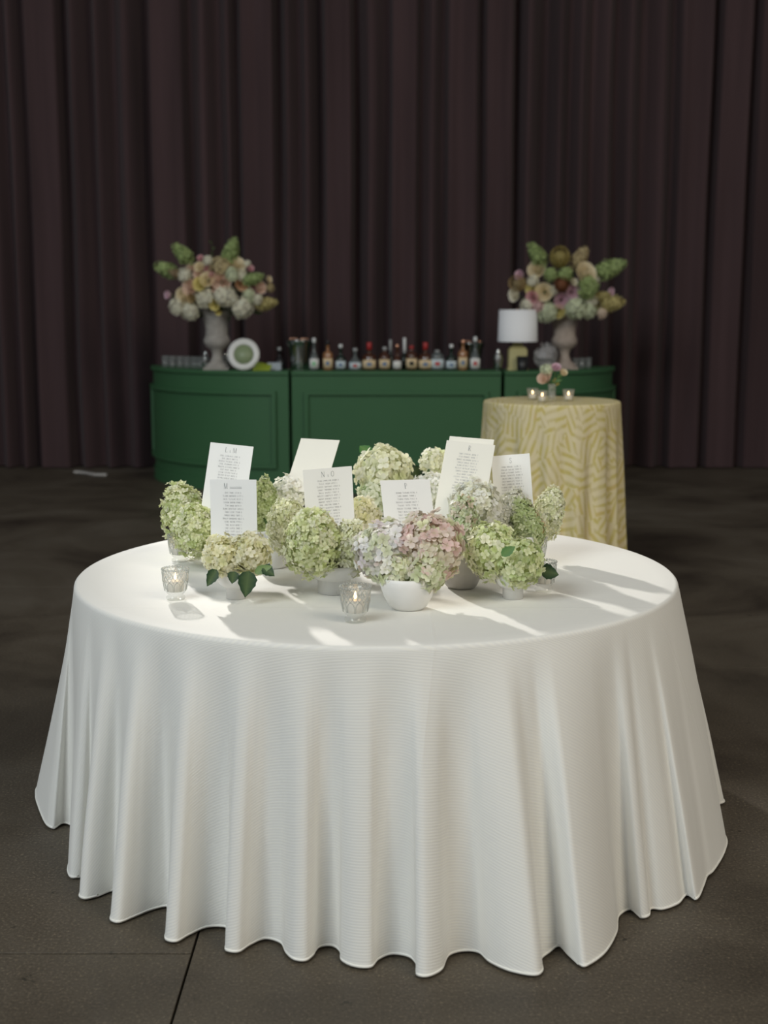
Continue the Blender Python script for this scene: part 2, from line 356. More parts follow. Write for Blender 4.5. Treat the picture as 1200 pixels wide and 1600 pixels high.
for k in range(len(edges) - 1):
    x0, x1 = at(edges[k], 300, CY).x - 0.01, at(edges[k + 1], 300, CY).x + 0.01
    n = max(30, int((x1 - x0) / 0.011)); nz = 14; b = MB()
    off = 0.012 * (k % 2)
    for j in range(nz + 1):
        z = 0.012 + (CH - 0.012) * j / nz
        for i in range(n + 1):
            x = lerp(x0, x1, i / n)
            b.v.append((x + 0.02 * noise.noise(V(x * 1.3, z * 0.4, 9)), CY + cprof(x, z) + off, z))
    b.f = [(j * (n + 1) + i, j * (n + 1) + i + 1, (j + 1) * (n + 1) + i + 1, (j + 1) * (n + 1) + i) for j in range(nz) for i in range(n)]
    o = b.build('curtain', 'curtain_fabric')
    tag(o, 'dark plum brown floor-length curtain panel ' + where[k], 'curtain', 'curtain panels across the back')
# added pale strip standing in for light leaking under the curtain
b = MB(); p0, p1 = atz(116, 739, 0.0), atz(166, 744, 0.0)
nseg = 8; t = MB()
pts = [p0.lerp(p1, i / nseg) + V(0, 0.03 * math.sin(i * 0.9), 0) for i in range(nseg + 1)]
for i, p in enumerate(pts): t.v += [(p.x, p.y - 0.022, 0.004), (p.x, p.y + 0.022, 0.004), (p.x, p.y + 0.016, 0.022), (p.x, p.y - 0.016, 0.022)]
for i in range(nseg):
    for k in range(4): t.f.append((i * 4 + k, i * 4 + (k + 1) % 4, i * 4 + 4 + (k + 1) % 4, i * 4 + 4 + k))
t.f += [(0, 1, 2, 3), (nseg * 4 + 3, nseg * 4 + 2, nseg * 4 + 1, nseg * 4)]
tag(t.build('light_leak_strip', 'light_leak_pale', smooth=False), 'short pale strip added for light leaking under the curtain', 'light leak')

# ================================================================== MAIN TABLE + CLOTH
tb = thing('round_table', 'round banquet table hidden under the big white cloth', 'table', (TC.x, TC.y, 0))
b = MB(); b.capt = True; b.lathe([(0.90, 0.735), (0.905, 0.74), (0.905, 0.758), (0.90, 0.762)], 64); b.build('tabletop', 'wood', tb)
for a in (45, 135, 225, 315):
    b = MB(); x, y = 0.55 * math.cos(R(a)), 0.55 * math.sin(R(a)); b.tube([(x, y, 0.735), (x * 1.05, y * 1.05, 0.0)], 0.016, 10); b.build('leg', 'cap_grey', tb)

def drape(name, m, center, rad, ztop, hem, nring, par=None, edge_r=0.012, g_pow=0.85, nsamp=1400, smooth_sig=22, uvs=1.0, polar=False):
    """hem: closed list of (x, y, z) relative to center, ccw; cloth falls from the disc edge to the hem"""
    n = len(hem); seglen = [(Vector(hem[(i + 1) % n]) - Vector(hem[i])).length for i in range(n)]
    tot = sum(seglen); P = []
    for i in range(n):
        k = max(2, round(nsamp * seglen[i] / tot))
        p0, p1, p2, p3 = (Vector(hem[(i + d) % n]) for d in (-1, 0, 1, 2))
        d1 = max((p1 - p0).length, 1e-4) ** 0.5; d2 = max((p2 - p1).length, 1e-4) ** 0.5; d3 = max((p3 - p2).length, 1e-4) ** 0.5
        m1 = ((p1 - p0) / d1 - (p2 - p0) / (d1 + d2) + (p2 - p1) / d2) * d2
        m2 = ((p2 - p1) / d2 - (p3 - p1) / (d2 + d3) + (p3 - p2) / d3) * d2
        for q in range(k):
            t = q / k; P.append(p1 * (2 * t**3 - 3 * t * t + 1) + m1 * (t**3 - 2 * t * t + t) + p2 * (-2 * t**3 + 3 * t * t) + m2 * (t**3 - t * t))
    M = len(P)
    th = [math.atan2(p.y, p.x) for p in P]
    un = [th[0]]
    for i in range(1, M):
        d = (th[i] - th[i - 1] + PI) % (2 * PI) - PI; un.append(un[-1] + d)
    # smooth the angle along the hem (periodic) so the folds gather evenly at the table edge
    dev = [un[i] - (un[0] + 2 * PI * i / M) for i in range(M)]
    ker = [math.exp(-(k / smooth_sig) ** 2 / 2) for k in range(-3 * smooth_sig, 3 * smooth_sig + 1)]; ks = sum(ker)
    sm = [sum(ker[k + 3 * smooth_sig] * dev[(i + k) % M] for k in range(-3 * smooth_sig, 3 * smooth_sig + 1)) / ks for i in range(M)]
    rr = [math.hypot(p.x, p.y) for p in P]
    rs = [sum(ker[k + 3 * smooth_sig] * rr[(i + k) % M] for k in range(-3 * smooth_sig, 3 * smooth_sig + 1)) / ks for i in range(M)]
    t0 = [un[0] + 2 * PI * i / M + sm[i] for i in range(M)]
    for i in range(1, M): t0[i] = max(t0[i], t0[i - 1] + 1e-5)
    b = MB(); uv = []
    b.v.append((0, 0, ztop)); uv.append((0, 0))
    rings = [rad * f for f in (0.12, 0.3, 0.5, 0.7, 0.85, 0.94)] + [rad - edge_r]
    for r_ in rings:
        for i in range(M): b.v.append((r_ * math.cos(t0[i]), r_ * math.sin(t0[i]), ztop)); uv.append((r_ * math.cos(t0[i]) * uvs, r_ * math.sin(t0[i]) * uvs))
    nf = len(rings)
    for q in (1, 2, 3):
        a = PI / 2 * q / 3
        r_ = rad - edge_r + edge_r * math.sin(a); z = ztop - edge_r + edge_r * math.cos(a)
        for i in range(M): b.v.append((r_ * math.cos(t0[i]), r_ * math.sin(t0[i]), z)); uv.append(((rad + edge_r * .5 * q / 3) * math.cos(t0[i]) * uvs, (rad + edge_r * .5 * q / 3) * math.sin(t0[i]) * uvs))
    nf += 3
    for j in range(1, nring + 1):
        s = (j / nring) ** 1.05
        g = s ** g_pow * (1 - math.exp(-s * 9))
        for i in range(M):
            c, sn = math.cos(t0[i]), math.sin(t0[i])
            base = V(c, sn, 0) * lerp(rad, rs[i], s ** 0.92)
            d = V(P[i].x - rs[i] * c, P[i].y - rs[i] * sn, 0)
            z = lerp(ztop - edge_r, P[i].z, s)
            w = 0.004 * s * noise.noise(V(P[i].x * 5, P[i].y * 5, z * 4))
            q = base + d * g + V(c, sn, 0) * w
            b.v.append((q.x, q.y, z)); L = (rad + (ztop - z)) * uvs; uv.append((L * c, L * sn))
    tot_r = nf + nring
    b.f += [(0, 1 + i, 1 + (i + 1) % M) for i in range(M)]
    for j in range(tot_r - 1):
        o0, o1 = 1 + j * M, 1 + (j + 1) * M
        b.f += [(o0 + i, o1 + i, o1 + (i + 1) % M, o0 + (i + 1) % M) for i in range(M)]
    if polar: uv = [(0, 0)] + [(t0[(i - 1) % M] * rad, q[2]) if (i - 1) // M >= len(rings) else q2 for i, (q, q2) in enumerate(zip(b.v, uv)) if i]
    b.uv = uv
    o = b.build(name, m, par, loc=center)
    # hem: a thin rolled edge along the last ring
    hb = MB(); last = [Vector(b.v[1 + (tot_r - 1) * M + i]) for i in range(0, M)]
    vs2 = []
    for i, p in enumerate(last):
        r2 = V(p.x, p.y, 0).normalized()
        for k in range(5):
            a = 2 * PI * k / 5; vs2.append(p + r2 * 0.0022 * math.cos(a) + V(0, 0, 0.003) + V(0, 0, 0.004) * math.sin(a))
    hb.add(vs2, [(i * 5 + k, i * 5 + (k + 1) % 5, ((i + 1) % M) * 5 + (k + 1) % 5, ((i + 1) % M) * 5 + k) for i in range(M) for k in range(5)])
    hb.uv = [(0.3, 0.3)] * len(vs2)
    hb.build('hem', m, o)
    return o
hem_px = [(70, 1284), (76, 1291), (84, 1294), (98, 1286), (112, 1290), (114, 1325), (106, 1362), (112, 1371), (124, 1370), (136, 1362), (132, 1385), (124, 1400), (133, 1404), (152, 1400), (180, 1390), (186, 1400), (176, 1424), (173, 1437), (185, 1441),
          (212, 1431), (240, 1420), (262, 1416), (268, 1430), (259, 1455), (259, 1468), (275, 1471), (296, 1460), (325, 1448), (352, 1448), (362, 1455), (354, 1473), (353, 1484), (372, 1487), (392, 1475), (415, 1466), (438, 1472), (447, 1488),
          (460, 1499), (477, 1501), (489, 1493), (500, 1479), (518, 1477), (530, 1485), (533, 1500), (553, 1510), (579, 1511), (592, 1498), (612, 1490), (638, 1494), (650, 1507), (651, 1523), (665, 1526), (689, 1516), (703, 1491), (725, 1485), (746, 1487),
          (764, 1502), (798, 1517), (838, 1523), (848, 1516), (846, 1498), (858, 1488), (873, 1478), (888, 1492), (911, 1510), (922, 1506), (946, 1488), (964, 1457), (968, 1430), (985, 1421), (1003, 1434), (1014, 1431), (1018, 1420),
          (1034, 1421), (1060, 1412), (1074, 1398), (1087, 1405), (1099, 1384), (1106, 1368), (1114, 1362), (1133, 1328), (1134, 1308)]
hem = []
for px, py in hem_px:
    p = atz(px, py, 0.008) - TC; hem.append((p.x, p.y, 0.006))
a0 = math.atan2(hem[-1][1], hem[-1][0]); a1 = math.atan2(hem[0][1], hem[0][0]) % (2 * PI)
rb = random.Random(3); nb = 17
for i in range(1, nb):
    for f_, rr_ in ((0.0, 1.02), (0.35, 1.11), (0.7, 1.09)):
        a = lerp(a0, a1, (i + f_ * 0.9) / (nb + 0.6)) + rb.uniform(-0.02, 0.02); r_ = rr_ + rb.uniform(-0.02, 0.02)
        hem.append((r_ * math.cos(a), r_ * math.sin(a), 0.006))
cl_o = drape('tablecloth', 'white_cloth', (TC.x, TC.y, 0), TR, ZT, hem, 46)
tag(cl_o, 'floor-length white cloth with fine woven stripes on the big round table', 'tablecloth')

# ================================================================== BAR
BY, BH = 10.9, 1.07
kx = at(0, 578, BY).x; sc = (at(1000, 578, BY).x - kx) / 1000
def bx(px): return kx + px * sc
def path_box(b, path, u0, u1, n, d0, d1, z0, z1):
    """solid swept along path(u)->(pos, normal outward), between offsets d0<d1 along the normal"""
    vs_ = []
    for i in range(n + 1):
        p, nn = path(lerp(u0, u1, i / n))
        for d, z in ((d0, z0), (d1, z0), (d1, z1), (d0, z1)): vs_.append((p.x + nn.x * d, p.y + nn.y * d, z))
    fs = [(i * 4 + k, i * 4 + (k + 1) % 4, (i + 1) * 4 + (k + 1) % 4, (i + 1) * 4 + k) for i in range(n) for k in range(4)]
    fs += [(0, 1, 2, 3), (n * 4 + 3, n * 4 + 2, n * 4 + 1, n * 4)]
    b.add(vs_, fs)
def bar_unit(label, path, length, n, inset):
    t = thing('bar_counter', label, 'bar', group='green bar counters')
    def part(name, u0, u1, d0, d1, z0, z1):
        b = MB(); path_box(b, path, u0, u1, n, d0, d1, z0, z1); o = b.build(name, 'bar_green', t, angle=30); return o
    part('body', 0.0, 1.0, -0.45, 0.0, 0.0, BH - 0.03)
    part('countertop', 0.0, 1.0, -0.47, 0.022, BH - 0.03, BH)
    part('plinth', 0.0, 1.0, 0.0, 0.014, 0.0, 0.11)
    iu = inset / length; w = 0.035 / length; zt, zb = BH - 0.17, 0.22
    part('panel_moulding', iu, 1 - iu, 0.0, 0.034, zt - 0.035, zt)
    part('panel_moulding', iu, 1 - iu, 0.0, 0.034, zb, zb + 0.035)
    part('panel_moulding', iu, iu + w, 0.0, 0.034, zb + 0.035, zt - 0.035)
    part('panel_moulding', 1 - iu - w, 1 - iu, 0.0, 0.034, zb + 0.035, zt - 0.035)
    part('panel_field', iu + w, 1 - iu - w, 0.0, 0.006, zb + 0.035, zt - 0.035)
    return t
xl, xr = bx(455.5), bx(783)
bar_unit('straight green bar section with one wide framed panel in the middle', lambda u: (V(lerp(xl, xr, u), BY, 0), V(0, -1, 0)), xr - xl, 1, 0.11)
RA = 1.41; gl = bx(450.5)
bar_unit('curved green bar section on the left under the glass tumblers', lambda u: (V(gl - RA * math.cos(u * PI / 2), BY + RA - RA * math.sin(u * PI / 2), 0), V(-math.cos(u * PI / 2), -math.sin(u * PI / 2), 0)), RA * PI / 2, 40, 0.11)
gr = bx(789); RB = 1.12
bar_unit('curved green bar section on the right behind the yellow cloth', lambda u: (V(gr + RB * math.sin(u * PI / 2), BY + RB - RB * math.cos(u * PI / 2), 0), V(math.sin(u * PI / 2), -math.cos(u * PI / 2), 0)), RB * PI / 2, 40, 0.11)

# ================================================================== COCKTAIL TABLE
CT = V(0, 7.06, 0); CT.x = at(862, 627, CT.y).x; CTR = 0.385; CTZ = 1.075
ct = thing('cocktail_table', 'tall round cocktail table hidden under the yellow patterned cloth', 'table', (CT.x, CT.y, 0))
b = MB(); b.capt = True; b.lathe([(0.370, 1.045), (0.375, 1.05), (0.375, 1.066), (0.37, 1.070)], 40); b.build('tabletop', 'wood', ct)
b = MB(); b.tube([(0, 0, 0.02), (0, 0, 1.045)], 0.035, 12); b.build('pole', 'cap_grey', ct)
b = MB(); b.capt = True; b.lathe([(0.25, 0.0), (0.25, 0.012), (0.05, 0.03), (0.036, 0.06)], 32); b.build('base', 'cap_grey', ct)
rb = random.Random(12); hem2 = []; nb = 17
for i in range(nb):
    for f_, rr_ in ((0.0, 0.378), (0.30, 0.445), (0.62, 0.432)):
        a = 2 * PI * (i + f_ + rb.uniform(-0.08, 0.08)) / nb; r_ = rr_ + rb.uniform(-0.012, 0.012)
        hem2.append((r_ * math.cos(a), r_ * math.sin(a), 0.006))
o = drape('tablecloth', 'yellow_pattern_cloth', (CT.x, CT.y, 0), CTR, CTZ, hem2, 30, nsamp=600, smooth_sig=12, edge_r=0.014, polar=True)
tag(o, 'cream cloth with yellow leafy pattern on the tall cocktail table', 'tablecloth')

# ================================================================== PLANTS
def petal_floret(mb, M3, c, size, colr, rnd, simple=False, eye=None):
    """four-petalled hydrangea floret; c centre, M3 orientation (z outward)"""
    eye = eye or mixc(colr, (0.45, 0.5, 0.18), 0.35)
    if simple:
        for k in range(4):
            a = k * PI / 2 + rnd.uniform(-0.2, 0.2); ca, sa = math.cos(a), math.sin(a); cu = rnd.uniform(0.05, 0.35)
            pts = [(0, 0, 0), (0.55, -0.42, 0.18 * cu), (1.0, 0.0, cu), (0.55, 0.42, 0.18 * cu)]
            vv = [c + M3 @ (V(x * ca - y * sa, x * sa + y * ca, z) * size) for x, y, z in pts]
            kk = rnd.uniform(0.9, 1.08)
            mb.add(vv, [(0, 1, 2), (0, 2, 3)], [eye, cl(colr, kk), cl(mixc(colr, (1, 1, 0.93), 0.25), kk), cl(colr, kk)])
        return
    for k in range(4):
        a = k * PI / 2 + rnd.uniform(-0.15, 0.15); ca, sa = math.cos(a), math.sin(a); cu = rnd.uniform(0.0, 0.28); z0 = 0.03 * (k % 2)
        pts = [(0.03, 0, z0), (0.42, -0.40, 0.10 + z0), (0.45, 0, 0.03 + z0), (0.42, 0.40, 0.10 + z0), (0.86, -0.36, 0.16 * cu + 0.1 + z0), (1.0, 0, cu + z0), (0.86, 0.36, 0.16 * cu + 0.1 + z0)]
        vv = [c + M3 @ (V(x * ca - y * sa, x * sa + y * ca, z) * size) for x, y, z in pts]
        kk = rnd.uniform(0.93, 1.06); edge = cl(mixc(colr, (0.95, 0.95, 0.85), 0.30), kk)
        mb.add(vv, [(0, 1, 2), (0, 2, 3), (1, 4, 5, 2), (2, 5, 6, 3)], [eye, cl(colr, kk), cl(colr, kk * 0.96), cl(colr, kk), edge, edge, edge])
    e = 0.10
    mb.add([c + M3 @ (V(x, y, z) * size) for x, y, z in ((e, 0, 0.05), (0, e, 0.05), (-e, 0, 0.05), (0, -e, 0.05), (0, 0, 0.13))],
           [(0, 1, 4), (1, 2, 4), (2, 3, 4), (3, 0, 4)], [cl(eye, 0.9)] * 5)

def leaf_mesh(mb, base, direction, length, width, col_, droop=0.25, normal=None, cup=0.12, serr=True):
    d = Vector(direction).normalized(); nrm = Vector(normal or (0, -0.6, 0.8)); s_ = d.cross(nrm).normalized(); nrm = s_.cross(d).normalized()
    n = 9; vs_ = []; cs = []
    for i in range(n + 1):
        t = i / n; w = width * math.sin(PI * min(1, t ** 0.8)) ** 0.85 * (1 - 0.25 * t) * 0.62
        if serr and 0 < i < n: w *= 1.0 + (0.08 if i % 2 else -0.05)
        p = Vector(base) + d * (length * t) - V(0, 0, 1) * droop * length * t * t
        vs_ += [p - s_ * w + nrm * cup * w * 2, p, p + s_ * w + nrm * cup * w * 2]
        cs += [cl(col_, 1.05), cl(mixc(col_, (0.4, 0.5, 0.2), 0.18), 1.0), cl(col_, 0.95)]
    fs = []
    for i in range(n):
        q = i * 3; fs += [(q, q + 1, q + 4, q + 3), (q + 1, q + 2, q + 5, q + 4)]
    mb.add(vs_, fs, cs)

def pick(pal, rnd):
    """pal: list of (weight, colour)"""
    t = rnd.random() * sum(w for w, _ in pal)
    for w, c in pal:
        t -= w
        if t <= 0: return c
    return pal[-1][1]

def ellipsoid_pts(n, seed, jit=0.10):
    rnd = random.Random(seed); g = PI * (3 - 5 ** 0.5); out = []
    for i in range(n):
        z = 1 - 2 * (i + 0.5) / n; r_ = math.sqrt(1 - z * z); a = g * i
        out.append(V(r_ * math.cos(a), r_ * math.sin(a), z) + V(rnd.uniform(-jit, jit), rnd.uniform(-jit, jit), rnd.uniform(-jit, jit)))
    return out

def bloom(label, px, py, rpx, rpy, Y, kind, pal, vessel, seed, n=90, fsz=None, axis=(0, 0, 1), tint=None, leaves=(), group=None, cat='flower'):
    """one hydrangea head: florets over a green cyme, stem running down into its vessel"""
    rnd = random.Random(seed); c = at(px, py, Y); k = mpp(Y, c.z)
    sx_, sz_ = rpx * k, rpy * k; sy_ = min(sx_, sz_) * 0.95
    base = c - V(0, 0, sz_)
    t = thing('hydrangea_bloom', label, cat, base, group=group or 'hydrangea heads in the white bowls')
    cc = c - base; ax = frame(axis)
    core = MB(); core.ball(cc, 1.0, 14, 9, mixc(pal[0][1], (0.36, 0.42, 0.16), 0.45), (sx_ * 0.80, sy_ * 0.80, sz_ * 0.80), ax, 0.05, seed)
    core.build('flower_cluster_core', 'leaf', t)
    vt, vy = vessel
    st = MB(); v0 = V(vt.x, vt.y, vt.z) - base
    st.tube([cc, cc.lerp(v0, 0.55) + V(0, 0, 0.01), v0], [0.005, 0.0045, 0.004], 6); st.build('stem', 'stem_green', t)
    fsz = fsz or (0.021 if kind == 'mop' else 0.0125)
    n = int(n * (1.7 if kind == 'mop' else 1.45)); sx_ *= 1.05; sz_ *= 1.05; sy_ *= 1.08
    pts = ellipsoid_pts(n, seed)
    if kind == 'mop':
        var = []
        ex_ = [c_ for w_, c_ in pal for _ in range(w_)]; rnd.shuffle(ex_)
        for q in range(9):
            mb = MB(); cq = cl(ex_[q % len(ex_)], rnd.uniform(0.94, 1.05)); petal_floret(mb, Matrix.Identity(3), V(0, 0, 0), 1.0, cq, rnd); var.append((cq, mb.mesh('floret', 'petal', True)))
        for p in pts:
            loc = V(p.x * sx_, p.y * sy_, p.z * sz_)
            nr = V(p.x / sx_, p.y / sy_, p.z / sz_).normalized()
            nr = (nr + V(rnd.uniform(-.5, .5), rnd.uniform(-.5, .5), rnd.uniform(-.5, .5))).normalized()
            me = var[min(8, int(9 * max(0, min(0.999, 0.5 + 0.65 * noise.noise(p * 1.7 + V(seed, 0, 0)) + rnd.uniform(-.33, .33)))))][1]
            lp = cc + ax @ (loc * rnd.uniform(0.86, 1.02))
            put('floret', me, t, lp, frame(ax @ nr, rnd.uniform(0, 2 * PI)), fsz * rnd.uniform(0.85, 1.15))
    else:
        mb = MB()
        for p in pts:
            f = 1.0
            if kind == 'pan':       # panicle: blunt cone, widest low
                f = lerp(1.08, 0.72, (p.z + 1) / 2)
            lump = 1 + 0.10 * noise.noise(p * 2.6 + V(seed * 1.3, 0, 0))
            loc = V(p.x * sx_ * f, p.y * sy_ * f, p.z * sz_) * lump * rnd.uniform(0.88, 1.02)
            nr = (V(p.x / sx_, p.y / sy_, p.z / sz_).normalized() + V(rnd.uniform(-.5, .5), rnd.uniform(-.5, .5), rnd.uniform(-.5, .5))).normalized()
            cq = pick(pal, rnd)
            if tint:                 # a patch of another colour with its own shape on the head
                tv, tcol, tw = tint
                d = (p - Vector(tv)).length
                if d < tw: cq = mixc(tcol, cq, max(0, d / tw) ** 2)
            petal_floret(mb, frame(ax @ nr, rnd.uniform(0, 6.28)), cc + ax @ loc, fsz * rnd.uniform(0.8, 1.2), cl(cq, rnd.uniform(0.86, 1.10)), rnd, simple=True)
        o = mb.build('florets', 'petal', t, smooth=True); o['kind'] = 'stuff'
    for lf in leaves:
        lpx, lpy, dx, dz, ln, wd, lc = lf[:7]; dy = lf[7] if len(lf) > 7 else -0.3
        p = at(lpx, lpy, Y - (lf[8] if len(lf) > 8 else sy_ * 0.9)) - base
        mb = MB(); leaf_mesh(mb, p, (dx, dy, dz), ln, wd, lc, 0.2, (0.1, -0.9, 0.45)); mb.build('leaf', 'leaf', t)
    return t

# ---- vessels
def vessel(label, px, py, prof, m='ceramic_white', seg=40, name='footed_bowl'):
    """px,py: front foot of the vessel on the table; prof: (r, z) outside profile from foot to rim"""
    p = atz(px, py, ZT); p.y += prof[0][0]; p.z = ZT + 0.0012
    t = thing(name, label, 'bowl', p, group='white flower bowls on the big table')
    zr, rr_ = prof[-1][1], prof[-1][0]
    foot = [q for q in prof if len(q) > 2]
    b = MB(); outer = [(q[0], q[1]) for q in prof]
    inner = [(max(q[0] - 0.005, 0.003), max(q[1], 0.012)) for q in prof[::-1] if q[1] > 0.03 * 0 + (foot[-1][1] if foot else 0.006)]
    b.lathe([(0.001, 0.0)] + outer + [(rr_ - 0.002, zr + 0.002)] + inner + [(0.001, inner[-1][1])], seg)
    b.build('body', m, t)
    mouth = p + V(0, 0, zr * 0.82)
    return mouth, p.y
k0 = mpp(3.45, ZT)
V1 = vessel('small white footed cup at the left front, under cream flowers with dark leaves', 367, 938, [(0.027, 0, 1), (0.027, 0.030, 1), (0.034, 0.033), (0.047, 0.043), (0.053, 0.060), (0.051, 0.078), (0.046, 0.086)])
V2 = vessel('wide white footed bowl in the middle under green flowers', 521, 931, [(0.047, 0, 1), (0.047, 0.038, 1), (0.056, 0.042), (0.072, 0.053), (0.084, 0.070), (0.087, 0.084)])
V3 = vessel('round white bowl without a foot under pink flowers', 638, 956, [(0.044, 0.0), (0.052, 0.008), (0.066, 0.034), (0.076, 0.064), (0.077, 0.078), (0.074, 0.086)], name='round_bowl')
V4 = vessel('greyish tapered bowl just behind the pink flowers', 722, 922, [(0.040, 0.0), (0.046, 0.006), (0.058, 0.035), (0.066, 0.07), (0.066, 0.10)], 'ceramic_grey', name='round_bowl')
V5 = vessel('small white footed cup at the right under lime flowers', 803, 938, [(0.029, 0, 1), (0.029, 0.030, 1), (0.037, 0.033), (0.047, 0.041), (0.053, 0.056), (0.055, 0.072), (0.053, 0.078)])
V6 = vessel('white bowl at the back between the small cup and middle bowl', 424, 890, [(0.042, 0.0), (0.050, 0.010), (0.064, 0.045), (0.070, 0.085), (0.068, 0.10)], name='round_bowl')
V7 = vessel('white bowl half hidden behind the small left front cup', 342, 897, [(0.034, 0.0), (0.038, 0.008), (0.048, 0.035), (0.052, 0.060), (0.052, 0.07)], name='round_bowl')
V8 = vessel('white bowl hidden behind the pink flowers at the back', 622, 876, [(0.045, 0.0), (0.052, 0.010), (0.068, 0.05), (0.074, 0.11), (0.070, 0.14)], name='round_bowl')
V9 = vessel('white bowl hidden behind the lime flowers at the right', 806, 890, [(0.042, 0.0), (0.050, 0.010), (0.064, 0.045), (0.066, 0.085), (0.064, 0.10)], name='round_bowl')

LIME = [(2, (0.70, 0.76, 0.38)), (3, (0.83, 0.86, 0.53)), (3, (0.93, 0.92, 0.70)), (1, (0.58, 0.67, 0.28))]
PALE = [(3, (0.85, 0.85, 0.60)), (3, (0.91, 0.90, 0.75)), (2, (0.76, 0.79, 0.48))]
CREAM = [(3, (0.90, 0.86, 0.56)), (3, (0.93, 0.90, 0.70)), (1, (0.83, 0.81, 0.45))]
WHITE = [(3, (0.97, 0.96, 0.91)), (1, (0.94, 0.94, 0.80))]
WGREEN = [(3, (0.89, 0.89, 0.64)), (2, (0.93, 0.92, 0.76)), (1, (0.79, 0.83, 0.50))]
PINK = [(3, (0.88, 0.64, 0.60)), (2, (0.91, 0.78, 0.70)), (3, (0.76, 0.79, 0.50)), (2, (0.88, 0.80, 0.64))]
LILAC = [(4, (0.93, 0.91, 0.90)), (1, (0.86, 0.77, 0.82)), (2, (0.80, 0.83, 0.60)), (1, (0.90, 0.75, 0.68))]
GPINK = [(3, (0.60, 0.70, 0.42)), (2, (0.72, 0.76, 0.54)), (1, (0.82, 0.70, 0.62))]
GREEN = [(3, (0.52, 0.62, 0.28)), (2, (0.62, 0.70, 0.38)), (1, (0.72, 0.76, 0.48))]
DK = (0.012, 0.042, 0.018)
G = 'hydrangea heads in the white bowls'
bloom('pale green cone hydrangea furthest left, behind the other left head', 289, 803, 41, 48, 4.02, 'pan', LIME, V7, 1, 330, 0.0125, (-0.25, 0, 1))
bloom('pale green round hydrangea left of the standing M card', 308, 828, 40, 40, 3.84, 'pan', LIME, V7, 2, 330, 0.0125, (-0.3, -0.3, 1))
bloom('cream hydrangea with a dark leaf on the left half of the small front cup', 349, 868, 30, 30, 3.38, 'mop', CREAM, V1, 3, 95, 0.0135, leaves=[(339, 890, -0.45, -0.6, 0.046, 0.030, DK, -0.2), (366, 893, -0.1, -0.5, 0.030, 0.03, DK, -0.3)])
bloom('cream hydrangea with a large hanging leaf on the right half of the small front cup', 391, 864, 35, 31, 3.38, 'mop', CREAM, V1, 4, 105, 0.0135, leaves=[(389, 892, -0.15, -0.9, 0.062, 0.046, DK, -0.30), (410, 886, 0.7, -0.3, 0.040, 0.03, DK, -0.3), (398, 896, 0.9, 0.6, 0.060, 0.022, (0.16, 0.25, 0.09), -0.1)])
bloom('green cone hydrangea behind the right edge of the M card', 408, 800, 30, 50, 4.02, 'pan', GREEN, V6, 5, 300, 0.0125, (0.1, 0, 1))
bloom('pure white hydrangea below the blank cream card', 452, 772, 38, 28, 4.12, 'mop', WHITE, V6, 6, 90, 0.0135)
bloom('pale cream-green hydrangea left of the N and O card', 452, 824, 38, 43, 3.70, 'pan', PALE, V6, 7, 330, 0.0125, (-0.1, -0.2, 1))
bloom('big leafy green hydrangea with a cream patch in the middle bowl', 490, 848, 49, 50, 3.43, 'pan', LIME, V2, 8, 420, 0.0135, (0, -0.2, 1), tint=((0.55, -0.55, 0.45), (0.86, 0.80, 0.58), 0.62))
bloom('pale mint hydrangea on the right of the middle bowl', 546, 855, 33, 43, 3.45, 'pan', PALE, V2, 9, 300, 0.0125, (0.2, -0.2, 1))
bloom('cream yellow hydrangea between the N card and the P card', 566, 806, 36, 27, 3.92, 'mop', CREAM, V8, 10, 85, 0.0145)
bloom('large white-green hydrangea at the back, tallest in the middle', 600, 741, 51, 42, 4.28, 'mop', WGREEN, V8, 11, 110, 0.022, leaves=[(578, 712, -0.4, 0.5, 0.06, 0.04, (0.05, 0.16, 0.04), 0.2, -0.03)])
bloom('shade-coloured green-white hydrangea under the tallest white-green head', 588, 780, 34, 28, 4.20, 'mop', GPINK[:2] + [(2, (0.78, 0.80, 0.62))], V8, 12, 60, 0.020)  # shade below the upper head is put into these greener petal colours
bloom('small white-green hydrangea left of the R card', 678, 723, 24, 19, 4.36, 'mop', WGREEN, V8, 13, 45, 0.020, leaves=[(655, 730, -0.3, -0.5, 0.06, 0.05, DK, -0.2, 0.0), (662, 735, -0.6, -0.3, 0.07, 0.06, DK, -0.1, 0.0)])
bloom('white hydrangea between the P card and the R card', 672, 769, 32, 30, 4.14, 'mop', WHITE, V8, 14, 85, 0.0145)
bloom('lilac white hydrangea on the left of the round front bowl', 601, 860, 45, 44, 3.34, 'mop', LILAC, V3, 15, 120, 0.0185)
bloom('pink hydrangea on the right of the round front bowl', 671, 856, 50, 52, 3.33, 'mop', PINK, V3, 16, 150, 0.0185)
bloom('pale green hydrangea low on the left lip of the round front bowl', 618, 890, 36, 27, 3.295, 'mop', [(3, (0.84, 0.86, 0.64)), (2, (0.91, 0.88, 0.80)), (3, (0.74, 0.79, 0.50))], V3, 17, 80, 0.0170)
bloom('green and blush hydrangea low on the right lip of the round front bowl', 664, 894, 40, 30, 3.285, 'mop', [(3, (0.82, 0.84, 0.60)), (2, (0.90, 0.82, 0.70)), (2, (0.72, 0.77, 0.48)), (1, (0.88, 0.68, 0.62))], V3, 27, 90, 0.0170)
bloom('dusky green and pink hydrangea squeezed right of the pink head', 721, 832, 26, 56, 3.55, 'pan', GPINK + [(1, (0.80, 0.60, 0.50))], V4, 18, 330, 0.0130, (0.12, 0, 1))
bloom('large frothy white hydrangea below the R card', 742, 790, 50, 38, 3.74, 'mop', [(3, (0.95, 0.94, 0.84)), (2, (0.92, 0.91, 0.74)), (2, (0.97, 0.96, 0.91))], V4, 19, 150, 0.0160)
